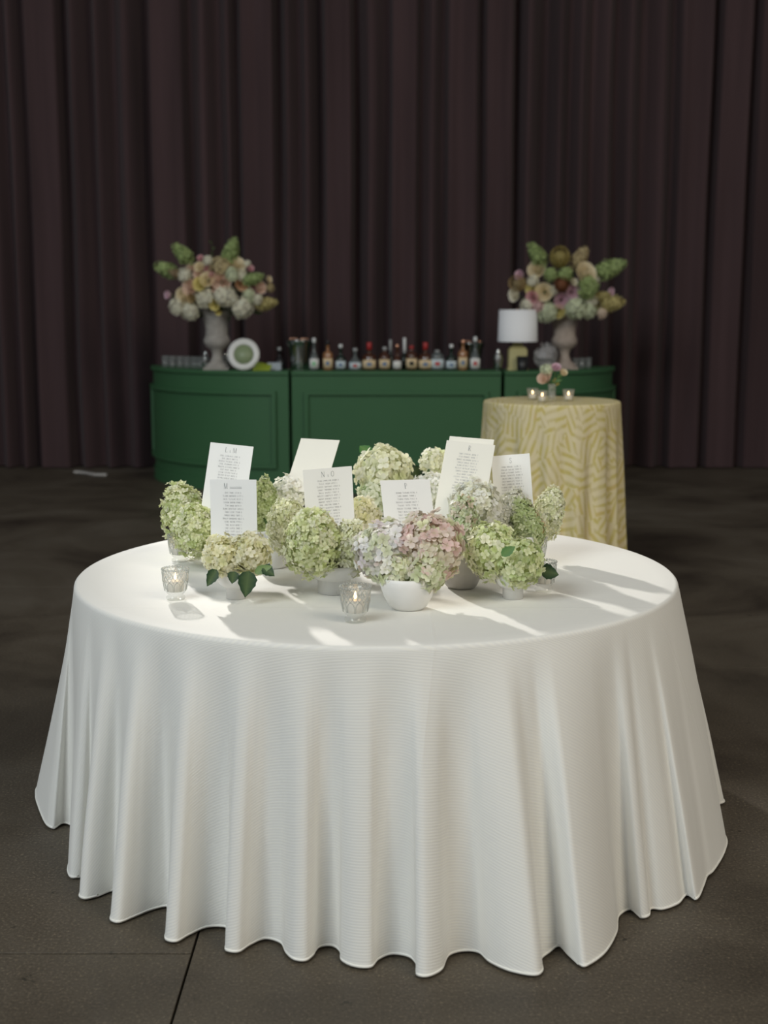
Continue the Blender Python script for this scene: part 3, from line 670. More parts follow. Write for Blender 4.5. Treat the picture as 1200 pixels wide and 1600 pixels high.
bloom('white cone hydrangea slanting down beside the S card', 790, 802, 24, 40, 3.86, 'pan', WHITE, V9, 20, 300, 0.0115, (0.5, 0, 0.9))
bloom('pale lime hydrangea on the left of the right-hand cup', 768, 861, 39, 43, 3.42, 'mop', LIME, V5, 21, 150, 0.0140)
bloom('lime green hydrangea with a broad leaf on the right-hand cup', 811, 878, 39, 38, 3.38, 'mop', LIME[:2] + [(2, (0.62, 0.72, 0.34))], V5, 22, 140, 0.0140, leaves=[(784, 869, 0.8, 0.85, 0.052, 0.024, (0.10, 0.22, 0.07), -0.1, 0.085), (845, 893, 1.0, 0.05, 0.05, 0.04, DK, -0.2, 0.0)])
bloom('green hydrangea blushed with brown pink, below the S card', 818, 818, 30, 46, 3.86, 'pan', GREEN, V9, 23, 320, 0.0125, (-0.35, -0.1, 0.9), tint=((0.2, -0.8, -0.1), (0.78, 0.58, 0.42), 0.8))
bloom('pale cone hydrangea furthest right of the white bowls', 856, 802, 27, 40, 3.98, 'pan', PALE, V9, 24, 320, 0.0125, (0.3, 0, 1))

# ---- place cards
LET = {
 'L': [([(.15, 1), (.15, 0)], .09), ([(0, 1), (.3, 1)], .03), ([(.0, 0), (.62, 0), (.64, .18)], .03)],
 'M': [([(.08, 0), (.08, 1)], .03), ([(.08, 1), (.45, 0)], .09), ([(.45, 0), (.82, 1)], .03), ([(.82, 1), (.82, 0)], .09), ([(-.05, 0), (.2, 0)], .03), ([(.68, 0), (.96, 0)], .03)],
 'N': [([(.08, 0), (.08, 1)], .03), ([(.08, 1), (.7, 0)], .09), ([(.7, 0), (.7, 1)], .03), ([(-.05, 0), (.2, 0)], .03), ([(.58, 1), (.84, 1)], .03)],
 'O': [([(.35 + .35 * math.cos(a * PI / 8), .5 + .52 * math.sin(a * PI / 8)) for a in range(17)], .06)],
 'P': [([(.12, 0), (.12, 1)], .09), ([(0, 1), (.35, 1), (.52, .88), (.54, .72), (.45, .55), (.12, .48)], .04), ([(0, 0), (.3, 0)], .03)],
 'R': [([(.12, 0), (.12, 1)], .09), ([(0, 1), (.35, 1), (.52, .88), (.52, .70), (.4, .54), (.12, .5)], .04), ([(.25, .5), (.6, 0), (.7, 0)], .07), ([(0, 0), (.26, 0)], .03)],
 'S': [([(.52, .82), (.42, .98), (.2, 1), (.06, .85), (.08, .68), (.42, .38), (.52, .22), (.42, .04), (.2, 0), (.05, .1), (.02, .25)], .06)],
 '&': [([(.6, .12), (.45, 0), (.2, 0), (.1, .15), (.2, .32), (.45, .52), (.42, .68), (.3, .68), (.26, .55), (.58, 0)], .05)],
}
def strokes(mb, ch, x, y, h, zoff):
    for pts, w in LET[ch]:
        w *= h
        for (x0, y0), (x1, y1) in zip(pts[:-1], pts[1:]):
            a, b_ = V(x + x0 * h * .8, y + y0 * h, 0), V(x + x1 * h * .8, y + y1 * h, 0)
            d = (b_ - a).normalized(); s_ = V(-d.y, d.x, 0) * w / 2
            q = [a - s_, b_ - s_, b_ + s_, a + s_]
            mb.add([(p.x, p.y, zoff) for p in q], [(0, 1, 2, 3)])
def card(label, TL, TRt, side, Y, Wm, Hm, head=None, nlines=0, m='card_white', seed=0, lean=1, cont=False, spacing=0.0092):
    rnd = random.Random(seed); k = mpp(Y, 1.0)
    a = V(TRt[0] - TL[0], 0, -(TRt[1] - TL[1])) * k; Wm = max(Wm, a.length * 1.02)
    az = math.sqrt(max(1e-6, Wm * Wm - a.length ** 2))
    bdir = V(side[0], 0, -side[1]).normalized()
    dot = a.dot(bdir)
    bz = -dot / az if az > 0.004 else 0.0
    bz = max(-0.75, min(0.75, bz))
    if bz * lean > 0: az, bz = -az, -bz       # the top leans back, away from the viewer
    ex = (a + V(0, az, 0)).normalized(); dn = (bdir + V(0, bz, 0)); dn = (dn - ex * dn.dot(ex)).normalized(); ey = -dn; ez = ex.cross(ey)
    top = at((TL[0] + TRt[0]) / 2, (TL[1] + TRt[1]) / 2, Y)
    M4 = Matrix((ex, ey, ez)).transposed().to_4x4(); M4.translation = top + dn * Hm
    t = thing('seating_card', label, 'card', group='seating cards standing among the flowers'); t.matrix_world = M4
    b = MB(); b.box((0, Hm / 2, 0), (Wm, Hm, 0.0014)); b.build('paper', m, t, smooth=False)
    if head:
        mb = MB(); h = 0.0155; y0 = Hm - 0.026
        wds = {'L': .6, 'M': .95, 'N': .85, 'O': .75, 'P': .55, 'R': .65, 'S': .55, '&': .6}
        gap = {True: .45, False: .3}
        tot = sum(wds[c] * h * (0.55 if c == '&' else .85) + (h * .45) for c in head) - h * .45 + (0.046 if cont else 0)
        x = -tot / 2
        for c in head:
            hh = h * (0.62 if c == '&' else 1); strokes(mb, c, x, y0, hh, 0.0011); x += wds[c] * h * (0.55 if c == '&' else .85) + h * .45
        if cont:   # small italic word after the initial
            for q in range(9):
                xx = x + q * 0.0043; mb.add([(xx, y0, .0011), (xx + .0009, y0, .0011), (xx + .0022, y0 + .0058, .0011), (xx + .0013, y0 + .0058, .0011)], [(0, 1, 2, 3)])
                mb.add([(xx + .001, y0, .0011), (xx + .0036, y0 + .0004, .0011), (xx + .0036, y0 + .0011, .0011), (xx + .001, y0 + .0008, .0011)], [(0, 1, 2, 3)])
        mb.build('heading', 'ink', t, smooth=False)
    if nlines:
        mb = MB()
        for i in range(nlines):
            y = Hm - 0.040 - i * spacing
            if y < 0.01: break
            words = [rnd.randint(4, 7), rnd.randint(5, 9), 5, 1]
            cw = 0.0028; gp = 0.0034
            wid = sum(words) * cw + gp * 3; x = -wid / 2
            for wi, w in enumerate(words):
                for q in range(w):
                    hh = 0.0044 if not (wi == 0 and q == 0) else 0.0052
                    st = 0.00062
                    kind = rnd.randint(0, 3)
                    for dx in ((0, 0.0017) if kind < 2 else ((0.0008,) if kind == 2 else (0,))):
                        mb.add([(x + dx, y, .0010), (x + dx + st, y, .0010), (x + dx + st, y + hh, .0010), (x + dx, y + hh, .0010)], [(0, 1, 2, 3)])
                    yy = y + (0, hh * .45, hh - st, 0)[kind]
                    mb.add([(x, yy, .0010), (x + .0020, yy, .0010), (x + .0020, yy + st, .0010), (x, yy + st, .0010)], [(0, 1, 2, 3)])
                    x += cw
                x += gp
        mb.build('name_list', 'ink_light', t, smooth=False)
    return t
card('white card headed L and M, leaning behind the M card', (328, 692), (397, 697), (-11, 80), 3.92, 0.146, 0.21, 'L&M', 14, seed=1, spacing=0.0088)
card('white card headed M continued, in front at the far left', (326, 751), (402, 747.5), (1, 95), 3.52, 0.150, 0.215, 'M', 19, seed=2, cont=True)
card('white card headed N and O in the middle bowl', (474, 733), (549, 729.5), (4, 80), 3.74, 0.152, 0.20, 'N&O', 15, seed=3)
card('blank back of a cream card leaning at the rear', (470, 686), (531, 687), (-18, 59), 4.18, 0.140, 0.21, m='card_cream', seed=4)
card('white card headed P above the pink flowers', (594, 749), (671.5, 750.5), (8, 69), 3.50, 0.149, 0.20, 'P', 13, seed=5)
card('cream white card headed R, in front of another card', (699, 689), (772.5, 694.5), (-16, 81), 3.80, 0.152, 0.25, 'R', 15, seed=6, m='card_cream')
card('cream card peeking out just behind the R card', (704, 683), (770.6, 685.5), (-16, 81), 3.92, 0.150, 0.22, m='card_cream', seed=7)
card('white card headed S, furthest right', (768, 713.5), (826.5, 707.5), (7, 93), 3.92, 0.10, 0.21, 'S', 16, seed=8)

# ---- votive candles on the big table
def votive(label, loc, h, r, group, fancy=True, wax_h=0.45, flame=True):
    t = thing('votive_candle', label, 'candle', loc, group=group)
    seg = 30
    if fancy:
        flut = lambda a, i: 1 + (0.018 * math.cos(10 * a) if 4 <= i <= 9 else 0)
        out = [(0.66 * r, 0), (0.72 * r, 0.04 * h), (0.70 * r, 0.10 * h), (0.50 * r, 0.15 * h), (0.62 * r, 0.20 * h), (0.80 * r, 0.30 * h), (0.90 * r, 0.45 * h), (0.95 * r, 0.62 * h), (0.97 * r, 0.80 * h), (1.0 * r, 0.96 * h), (0.98 * r, h)]
        inn = [(0.91 * r, h), (0.90 * r, 0.8 * h), (0.87 * r, 0.6 * h), (0.80 * r, 0.42 * h), (0.62 * r, 0.27 * h), (0.001, 0.24 * h)]
        b = MB(); b.lathe([(0.001, 0)] + out + inn, seg * 2, wob=lambda a, i: flut(a, i)); b.build('glass_cup', 'glass', t)
        nb_ = 26; b = MB()
        for q in range(nb_):
            a = 2 * PI * q / nb_; b.ball((0.965 * r * math.cos(a), 0.965 * r * math.sin(a), h), r * 0.10, 6, 4)
        b.build('beaded_rim', 'glass_relief', t)
        b = MB()                     # raised diamond lattice below the rim
        nl = 20
        for sgn in (1, -1):
            for q in range(nl):
                pts = []
                for j in range(5):
                    u = j / 4; a = 2 * PI * (q + sgn * u * 1.5) / nl; rr_ = r * lerp(0.945, 1.0, u) ; pts.append((rr_ * math.cos(a), rr_ * math.sin(a), h * lerp(0.60, 0.93, u)))
                b.tube(pts, r * 0.022, 4)
        for q in range(10):          # pointed arches round the lower half
            a0_ = 2 * PI * q / 10; w = 2 * PI / 10 * 0.42
            pts = [(-1, .30), (-1, .48), (-.62, .56), (0, .62), (.62, .56), (1, .48), (1, .30)]
            b.tube([((0.80 + 0.32 * (zz - .30) * 1.2) * r * 1.02 * math.cos(a0_ + w * xx), (0.80 + 0.32 * (zz - .30) * 1.2) * r * 1.02 * math.sin(a0_ + w * xx), zz * h) for xx, zz in pts], r * 0.024, 4)
        b.build('raised_pattern', 'glass_relief', t)
        wb, wr = 0.27 * h, 0.60 * r
    else:
        b = MB(); b.lathe([(0.001, 0), (0.70 * r, 0), (0.74 * r, 0.06 * h), (0.86 * r, 0.5 * h), (r, h), (0.94 * r, h), (0.80 * r, 0.5 * h), (0.68 * r, 0.14 * h), (0.001, 0.12 * h)], seg); b.build('glass_cup', 'glass', t)
        wb, wr = 0.14 * h, 0.58 * r
    b = MB(); b.capt = True; b.lathe([(0.001, wb), (wr * 0.94, wb), (wr, wb + 0.01 * h), (wr, wb + wax_h * h * 0.72), (wr * 0.94, wb + wax_h * h * 0.76), (wr * .3, wb + wax_h * h * .74), (0.001, wb + wax_h * h * .74)], 20); b.capt = False
    b.build('wax', 'wax', t)
    zt = wb + wax_h * h * .74
    b = MB(); b.tube([(0, 0, zt), (0.0005, 0, zt + 0.006)], 0.0007, 5); b.build('wick', 'wick', t)
    if flame:
        b = MB(); b.lathe([(0.0005, zt + 0.003), (0.0034, zt + 0.006), (0.0042, zt + 0.010), (0.0030, zt + 0.016), (0.0012, zt + 0.021), (0.0002, zt + 0.024)], 10); b.build('flame', 'flame', t)
    return t
def on_table(px, py, rad):
    p = atz(px, py, ZT); p.y += rad; p.z = ZT + 0.0012; return p
GV = 'cut glass votives on the big table'
votive('cut glass votive alone at the left front of the white table', on_table(272.5, 940, 0.025), 0.086, 0.037, GV)
votive('cut glass votive in front between the middle and round bowls', on_table(555, 975, 0.025), 0.092, 0.040, GV)
votive('cut glass votive at the left back below the furthest left flower', on_table(279, 880, 0.025), 0.086, 0.037, GV)
votive('cut glass votive with a dark leaf over it, right of the lime cup', on_table(851, 927, 0.025), 0.086, 0.036, GV, flame=False, wax_h=0.36)
votive('cut glass votive half hidden behind the lime flowers, at the right back', on_table(838, 885, 0.025), 0.086, 0.036, GV, wax_h=0.62)

# ---- cocktail table: votives and bud vase
GC = 'small votives on the cocktail table'
def on_ct(px, py, dy=0.0): p = atz(px, py, CTZ); p.z = CTZ + 0.0012; p.y += dy; return p
votive('plain glass votive furthest left on the yellow cocktail table', on_ct(832, 625), 0.066, 0.034, GC, False)
votive('plain glass votive in the middle, touching the bud vase', on_ct(847, 629), 0.066, 0.030, GC, False)
votive('plain glass votive furthest right on the yellow cocktail table', on_ct(888, 627), 0.066, 0.034, GC, False)
bp = on_ct(862, 627); bv = thing('bud_vase', 'small clear glass bud vase on the yellow cocktail table', 'vase', bp)
b = MB(); b.lathe([(0.001, 0), (0.024, 0), (0.026, 0.01), (0.022, 0.05), (0.022, 0.085), (0.024, 0.095), (0.021, 0.095), (0.018, 0.06), (0.020, 0.012), (0.001, 0.010)], 24); b.build('glass_body', 'glass', bv)
b = MB(); b.lathe([(0.001, 0.011), (0.0185, 0.012), (0.0175, 0.055), (0.001, 0.055)], 16); b.build('water', 'glass', bv)

# ---- cut flowers (bouquets)
def rose_mesh(colr, seed, open_=1.0):
    rnd = random.Random(seed); mb = MB()
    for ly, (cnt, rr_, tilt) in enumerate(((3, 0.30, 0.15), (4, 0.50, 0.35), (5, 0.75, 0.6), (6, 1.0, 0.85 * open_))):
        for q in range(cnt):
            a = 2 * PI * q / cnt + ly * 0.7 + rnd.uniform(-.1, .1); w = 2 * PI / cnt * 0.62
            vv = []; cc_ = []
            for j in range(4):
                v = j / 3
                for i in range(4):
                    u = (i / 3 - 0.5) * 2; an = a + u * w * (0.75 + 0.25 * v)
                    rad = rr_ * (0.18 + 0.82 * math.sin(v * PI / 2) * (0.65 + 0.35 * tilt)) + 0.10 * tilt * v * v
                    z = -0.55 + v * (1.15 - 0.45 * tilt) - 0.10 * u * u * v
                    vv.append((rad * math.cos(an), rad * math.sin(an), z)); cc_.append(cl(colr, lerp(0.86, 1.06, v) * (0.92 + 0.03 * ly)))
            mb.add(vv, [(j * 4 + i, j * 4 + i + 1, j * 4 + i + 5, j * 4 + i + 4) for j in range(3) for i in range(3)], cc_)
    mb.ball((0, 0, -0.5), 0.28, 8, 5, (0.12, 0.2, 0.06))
    return mb.mesh('petals', 'petal')
def ball_mesh(colr, seed, cone=False, n=120, fs=0.26):
    rnd = random.Random(seed); mb = MB(); zs = 1.5 if cone else 0.85
    mb.ball((0, 0, 0), 0.78, 10, 7, cl(colr, 0.55), (1, 1, zs))
    for p in ellipsoid_pts(n, seed, 0.12):
        f = lerp(1.05, 0.62, (p.z + 1) / 2) if cone else 1
        loc = V(p.x * f, p.y * f, p.z * zs) * rnd.uniform(0.88, 1.05)
        nr = (V(p.x, p.y, p.z / zs) + V(rnd.uniform(-.4, .4), rnd.uniform(-.4, .4), rnd.uniform(-.4, .4))).normalized()
        petal_floret(mb, frame(nr, rnd.uniform(0, 6)), loc, fs * rnd.uniform(.8, 1.2), cl(colr, rnd.uniform(.85, 1.12)), rnd, simple=True)
    return mb.mesh('florets', 'petal')
def protea_mesh(colr, seed):
    rnd = random.Random(seed); mb = MB()
    mb.ball((0, 0, 0), 0.72, 10, 7, cl(colr, 0.6), (1, 1, 1.1))
    for ly in range(6):
        cnt = 12
        for q in range(cnt):
            a = 2 * PI * (q + 0.5 * (ly % 2)) / cnt; z0 = -0.75 + ly * 0.28; r0 = math.sqrt(max(0.05, 1 - (z0 / 1.1) ** 2)) * 0.78
            d = V(math.cos(a), math.sin(a), 0); s_ = V(-math.sin(a), math.cos(a), 0)
            p0 = d * r0 + V(0, 0, z0); p1 = d * (r0 * 1.22) + V(0, 0, z0 + 0.28); p2 = d * (r0 * 1.0) + V(0, 0, z0 + 0.55); w = 0.2 * max(.4, r0)
            k = rnd.uniform(.85, 1.15)
            mb.add([p0, p1 - s_ * w, p2, p1 + s_ * w], [(0, 1, 2), (0, 2, 3)], [cl(colr, .7 * k), cl(colr, k), cl(colr, 1.15 * k), cl(colr, k)])
    return mb.mesh('bracts', 'petal')
FCB = {'cream': (0.70, 0.62, 0.46), 'white': (0.69, 0.66, 0.56), 'blush': (0.68, 0.54, 0.45), 'pink': (0.60, 0.38, 0.40), 'mauve': (0.62, 0.46, 0.52), 'yellow': (0.66, 0.60, 0.28), 'green': (0.27, 0.36, 0.12),
      'tan': (0.44, 0.34, 0.18), 'rust': (0.34, 0.14, 0.07), 'mustard': (0.46, 0.38, 0.14), 'peach': (0.66, 0.46, 0.30), 'palegreen': (0.54, 0.58, 0.42), 'brown': (0.30, 0.19, 0.10)}
FC = {k_: tuple(min(0.94, x * (1.36 if k_ not in ('brown', 'rust') else 1.1)) for x in v_) for k_, v_ in FCB.items()}
MC = {}
def fmesh(kind, colr, seed):
    key = (kind, colr, seed % 2)
    if key not in MC:
        c = FC[colr]
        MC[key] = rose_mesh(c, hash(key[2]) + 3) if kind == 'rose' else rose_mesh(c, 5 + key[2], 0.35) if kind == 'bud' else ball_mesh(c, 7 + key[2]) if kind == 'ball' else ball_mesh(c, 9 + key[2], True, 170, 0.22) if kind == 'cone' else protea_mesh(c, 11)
    return MC[key]
KN = {'rose': ('rose', 'petals'), 'bud': ('rose_bud', 'petals'), 'ball': ('hydrangea_flower', 'florets'), 'cone': ('panicle_hydrangea', 'florets'), 'protea': ('artichoke_flower', 'bracts')}
def cut_flower(label, px, py, rpx, Y, kind, colr, mouth, axis, grp, seed):
    c = at(px, py, Y); k = mpp(Y, c.z); s_ = rpx * k
    ax = Vector(axis).normalized()
    t = thing(KN[kind][0], label, 'flower', c, group=grp)
    if kind == 'cone': s_ *= 0.88
    o = put(KN[kind][1], fmesh(kind, colr, seed), t, (0, 0, 0), frame(ax, seed * 1.3), s_)
    if kind in ('ball', 'cone'): o['kind'] = 'stuff'
    st = MB(); e = Vector(mouth) - c; b0 = -ax * s_ * 0.4
    st.tube([b0, b0.lerp(e, .5) - ax * 0.02, e], 0.0035, 5); st.build('stem', 'stem_green', t)
    return t
def sprig(label, px, py, Y, mouth, grp, seed, n=6, ln=0.075, colr=(0.030, 0.060, 0.026)):
    rnd = random.Random(seed); tip = at(px, py, Y); t = thing('foliage_sprig', label, 'foliage', mouth, group=grp)
    e = tip - Vector(mouth); st = MB(); st.tube([(0, 0, 0), e * .5, e], [0.004, 0.003, 0.0015], 5); st.build('stem', 'stem_green', t)
    for i in range(n):
        p = e * lerp(0.45, 1.0, i / (n - 1)); d = e.normalized() * 0.5 + V(rnd.uniform(-1, 1), rnd.uniform(-1, .4), rnd.uniform(-.6, .6))
        mb = MB(); leaf_mesh(mb, p, d, ln * rnd.uniform(.8, 1.2), ln * .5, colr, 0.2, (0, -0.8, 0.6), serr=False); mb.build('leaf', 'leaf', t)
def urn(label, px, base_py, h_px, Y, m, seed):
    k = mpp(Y, 1.2); h = h_px * k; p = at(px, base_py, Y); p.z = BH + 0.001
    t = thing('urn', label, 'urn', p, group='stone urns on the bar')
    prof = [(0.205, 0), (0.205, 0.085), (0.175, 0.10), (0.13, 0.13), (0.095, 0.20), (0.085, 0.26), (0.11, 0.34), (0.17, 0.38), (0.215, 0.44), (0.225, 0.50), (0.20, 0.55), (0.185, 0.60), (0.195, 0.72), (0.225, 0.85), (0.275, 0.96), (0.29, 0.985), (0.28, 1.0)]
    b = MB(); b.capt = False
    b.lathe([(0.001, 0)] + [(r_ * h, z * h) for r_, z in prof] + [(0.25 * h, 0.98 * h), (0.18 * h, 0.8 * h), (0.001, 0.7 * h)], 40)
    b.build('body', m, t)
    b = MB(); b.box((0, 0, 0.022 * h), (0.43 * h, 0.43 * h, 0.042 * h)); b.build('plinth', m, t, smooth=False)
    return p, h
UL, hL = urn('grey stone urn on the left of the bar', 340, 579, 92, 11.22, 'stone_urn', 0)
UR, hR = urn('warm taupe stone urn on the right of the bar', 881, 577, 90, 11.32, 'stone_urn_warm', 1)
ML = V(UL.x, UL.y, UL.z + hL * 0.86); MR = V(UR.x, UR.y, UR.z + hR * 0.86)
def bouquet(lst, org, mouth, Yc, cen, rad, grp, suffix):
    for i, (x, y, r_, kind, colr, lab) in enumerate(lst):
        px, py = org[0] + x / 5.854, org[1] + y / 5.854
        dx, dy = (px - cen[0]) / rad, (py - cen[1]) / rad; d2 = dx * dx + dy * dy
        dep = -0.26 * math.sqrt(max(0.0, 1 - d2)) if d2 < 1 else 0.02
        dep += 0.03 * ((i * 37) % 5 - 2) / 2
        ax = V(dx * 1.0, -0.9 * math.sqrt(max(0.02, 1 - min(1, d2))) - 0.15, -dy * 1.0 + 0.15)
        if kind == 'cone': ax = V(dx * 1.1, -0.12, max(0.12, -dy * 1.1 + 0.1))
        cut_flower(f'{lab}, {suffix}', px, py, r_ / 5.854 * {'rose': 1.36, 'bud': 1.35, 'ball': 1.12, 'cone': 1.16, 'protea': 1.2}[kind], Yc + dep, kind, colr, mouth, ax, grp, i)
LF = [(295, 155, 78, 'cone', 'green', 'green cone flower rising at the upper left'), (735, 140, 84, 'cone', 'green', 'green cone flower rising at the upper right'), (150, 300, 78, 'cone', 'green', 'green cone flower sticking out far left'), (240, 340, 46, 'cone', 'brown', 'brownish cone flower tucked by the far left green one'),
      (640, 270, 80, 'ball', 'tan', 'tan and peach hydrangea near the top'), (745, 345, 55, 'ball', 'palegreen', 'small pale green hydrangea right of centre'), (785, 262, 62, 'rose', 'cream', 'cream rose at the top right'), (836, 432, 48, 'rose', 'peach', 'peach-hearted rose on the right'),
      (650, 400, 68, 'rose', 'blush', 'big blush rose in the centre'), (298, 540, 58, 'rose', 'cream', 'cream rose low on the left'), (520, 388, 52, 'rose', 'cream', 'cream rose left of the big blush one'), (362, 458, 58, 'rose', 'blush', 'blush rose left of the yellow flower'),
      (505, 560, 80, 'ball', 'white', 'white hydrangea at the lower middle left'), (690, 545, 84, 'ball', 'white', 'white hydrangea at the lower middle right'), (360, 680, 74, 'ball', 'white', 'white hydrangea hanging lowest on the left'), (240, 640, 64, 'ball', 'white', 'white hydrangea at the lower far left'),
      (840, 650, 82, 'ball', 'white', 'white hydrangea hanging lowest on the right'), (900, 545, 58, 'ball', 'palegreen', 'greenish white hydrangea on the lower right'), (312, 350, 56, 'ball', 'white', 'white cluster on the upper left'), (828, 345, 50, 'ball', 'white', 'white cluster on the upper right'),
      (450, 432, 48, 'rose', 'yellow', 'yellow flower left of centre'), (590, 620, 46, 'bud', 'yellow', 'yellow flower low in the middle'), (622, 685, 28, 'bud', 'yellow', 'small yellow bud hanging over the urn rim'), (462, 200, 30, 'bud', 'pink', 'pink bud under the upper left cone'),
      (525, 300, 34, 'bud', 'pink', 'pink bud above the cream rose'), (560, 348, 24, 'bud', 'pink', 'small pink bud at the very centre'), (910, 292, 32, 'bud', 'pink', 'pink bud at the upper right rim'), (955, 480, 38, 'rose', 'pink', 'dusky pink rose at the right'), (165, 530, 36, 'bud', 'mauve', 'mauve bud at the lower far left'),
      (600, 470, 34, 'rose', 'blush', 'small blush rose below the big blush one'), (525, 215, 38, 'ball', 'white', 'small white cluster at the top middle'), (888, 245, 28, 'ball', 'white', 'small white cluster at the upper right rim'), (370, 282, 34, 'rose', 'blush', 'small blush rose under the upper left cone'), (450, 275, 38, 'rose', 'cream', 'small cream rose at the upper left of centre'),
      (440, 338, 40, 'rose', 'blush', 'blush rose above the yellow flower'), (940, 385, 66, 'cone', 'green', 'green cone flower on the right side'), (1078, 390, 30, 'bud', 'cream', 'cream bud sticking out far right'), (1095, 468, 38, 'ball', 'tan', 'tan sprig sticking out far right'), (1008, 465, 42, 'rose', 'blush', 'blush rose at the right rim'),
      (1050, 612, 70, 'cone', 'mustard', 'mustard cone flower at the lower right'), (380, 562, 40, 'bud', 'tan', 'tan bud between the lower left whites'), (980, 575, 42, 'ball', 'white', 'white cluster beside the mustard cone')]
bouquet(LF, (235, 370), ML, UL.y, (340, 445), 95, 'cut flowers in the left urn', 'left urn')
RF = [(345, 160, 80, 'cone', 'green', 'green cone flower rising at the upper left'), (552, 200, 84, 'protea', 'mustard', 'olive scaly artichoke flower at the top'), (735, 195, 76, 'cone', 'tan', 'tan and pink cone flower at the top right'), (1010, 295, 96, 'cone', 'green', 'green cone flower sticking out far right'),
      (345, 298, 64, 'rose', 'cream', 'cream rose at the upper left'), (790, 330, 74, 'rose', 'cream', 'cream rose at the upper right'), (410, 505, 62, 'rose', 'cream', 'cream rose left of the rust flower'), (302, 475, 48, 'rose', 'yellow', 'pale yellow rose on the left'),
      (568, 440, 68, 'protea', 'rust', 'rust brown scaly flower in the centre'), (180, 430, 68, 'protea', 'tan', 'tan scaly flower at the far left'), (812, 460, 84, 'ball', 'green', 'green hydrangea right of centre'), (675, 500, 48, 'rose', 'mauve', 'mauve rose right of the rust flower'),
      (572, 582, 52, 'rose', 'mauve', 'mauve rose below the rust flower'), (302, 552, 44, 'rose', 'pink', 'pink rose on the lower left'), (1015, 500, 36, 'bud', 'mauve', 'mauve bud at the right rim'), (190, 352, 42, 'bud', 'mauve', 'mauve bud above the far left scaly flower'), (352, 640, 50, 'ball', 'pink', 'dusty pink cluster above the lamp shade'),
      (302, 692, 36, 'bud', 'pink', 'pink bud touching the lamp shade'), (940, 700, 44, 'ball', 'blush', 'blush cluster hanging lowest on the right'), (312, 400, 48, 'ball', 'white', 'white cluster on the left above the yellow rose'), (138, 530, 48, 'rose', 'white', 'white flower sticking out far left'), (250, 625, 54, 'ball', 'white', 'white cluster just above the lamp shade'),
      (842, 590, 52, 'ball', 'white', 'white cluster at the lower right'), (682, 415, 32, 'bud', 'white', 'small white bud above the mauve rose'), (440, 690, 80, 'ball', 'palegreen', 'greenish white hydrangea over the urn rim at left'), (700, 655, 84, 'ball', 'palegreen', 'greenish white hydrangea over the urn rim at right'), (820, 682, 62, 'ball', 'palegreen', 'smaller greenish white hydrangea at the lower right'),
      (540, 682, 48, 'rose', 'yellow', 'yellow flower low over the urn rim'), (1020, 612, 82, 'cone', 'mustard', 'mustard cone flower at the lower right'), (938, 540, 46, 'cone', 'mustard', 'small mustard cone flower on the right'), (470, 345, 52, 'ball', 'green', 'green cluster under the top artichoke'), (602, 345, 60, 'ball', 'green', 'green cluster above the rust flower'), (870, 400, 44, 'ball', 'white', 'white cluster behind the green hydrangea'), (175, 678, 22, 'bud', 'peach', 'tiny peach bud over the lamp shade'), (500, 490, 40, 'ball', 'white', 'white cluster just left of the rust flower')]
bouquet(RF, (780, 370), MR, UR.y, (878, 445), 95, 'cut flowers in the right urn', 'right urn')
for i, (px, py, w_) in enumerate([(278, 470, 'at the lower far left'), (305, 488, 'under the left white heads'), (360, 487, 'over the urn rim'), (395, 488, 'at the lower right'), (300, 425, 'at the upper left'), (370, 432, 'at the upper right'), (415, 470, 'at the far right'), (330, 478, 'low in the middle')]):
    sprig('dark green leafy sprig ' + w_ + ' of the left urn bouquet', px, py, UL.y - 0.06, ML, 'dark foliage in the left urn', 30 + i)
for i, (px, py, w_) in enumerate([(846, 462, 'left of the mauve roses'), (850, 485, 'at the lower left'), (905, 492, 'over the urn rim'), (940, 480, 'at the lower right'), (893, 428, 'beside the upper cream rose'), (835, 440, 'at the far left'), (930, 440, 'at the far right'), (880, 470, 'low in the middle')]):
    sprig('dark green leafy sprig ' + w_ + ' of the right urn bouquet', px, py, UR.y - 0.06, MR, 'dark foliage in the right urn', 50 + i)
sprig('single wispy sprig standing straight up from the left urn', 331, 380, UL.y, ML, 'dark foliage in the left urn', 71, 8, 0.04, (0.03, 0.05, 0.02))
# bud vase flowers
bm_ = bp + V(0, 0, 0.055)
GB = 'flowers in the bud vase'
for i, (px, py, r_, kind, colr, lab) in enumerate([(851, 590, 11, 'rose', 'blush', 'large blush rose at the left of the bud vase'), (854, 578, 9, 'ball', 'palegreen', 'greenish white flower at the top of the bud vase'), (869, 574, 7, 'rose', 'mauve', 'mauve flower at the top right of the bud vase'), (880, 583, 7, 'bud', 'cream', 'small cream bud far right of the bud vase'), (867, 598, 7, 'bud', 'yellow', 'yellow bud low on the bud vase')]):
    cut_flower(lab, px, py, r_ * 1.1, CT.y - 0.02 + 0.02 * (i % 2), kind, colr, bm_, (0.3 * (i - 2), -0.7, 0.6), GB, i)
sprig('green leaves between the flowers of the bud vase', 871, 588, CT.y, bm_, GB, 90, 5, 0.04, (0.06, 0.14, 0.04))

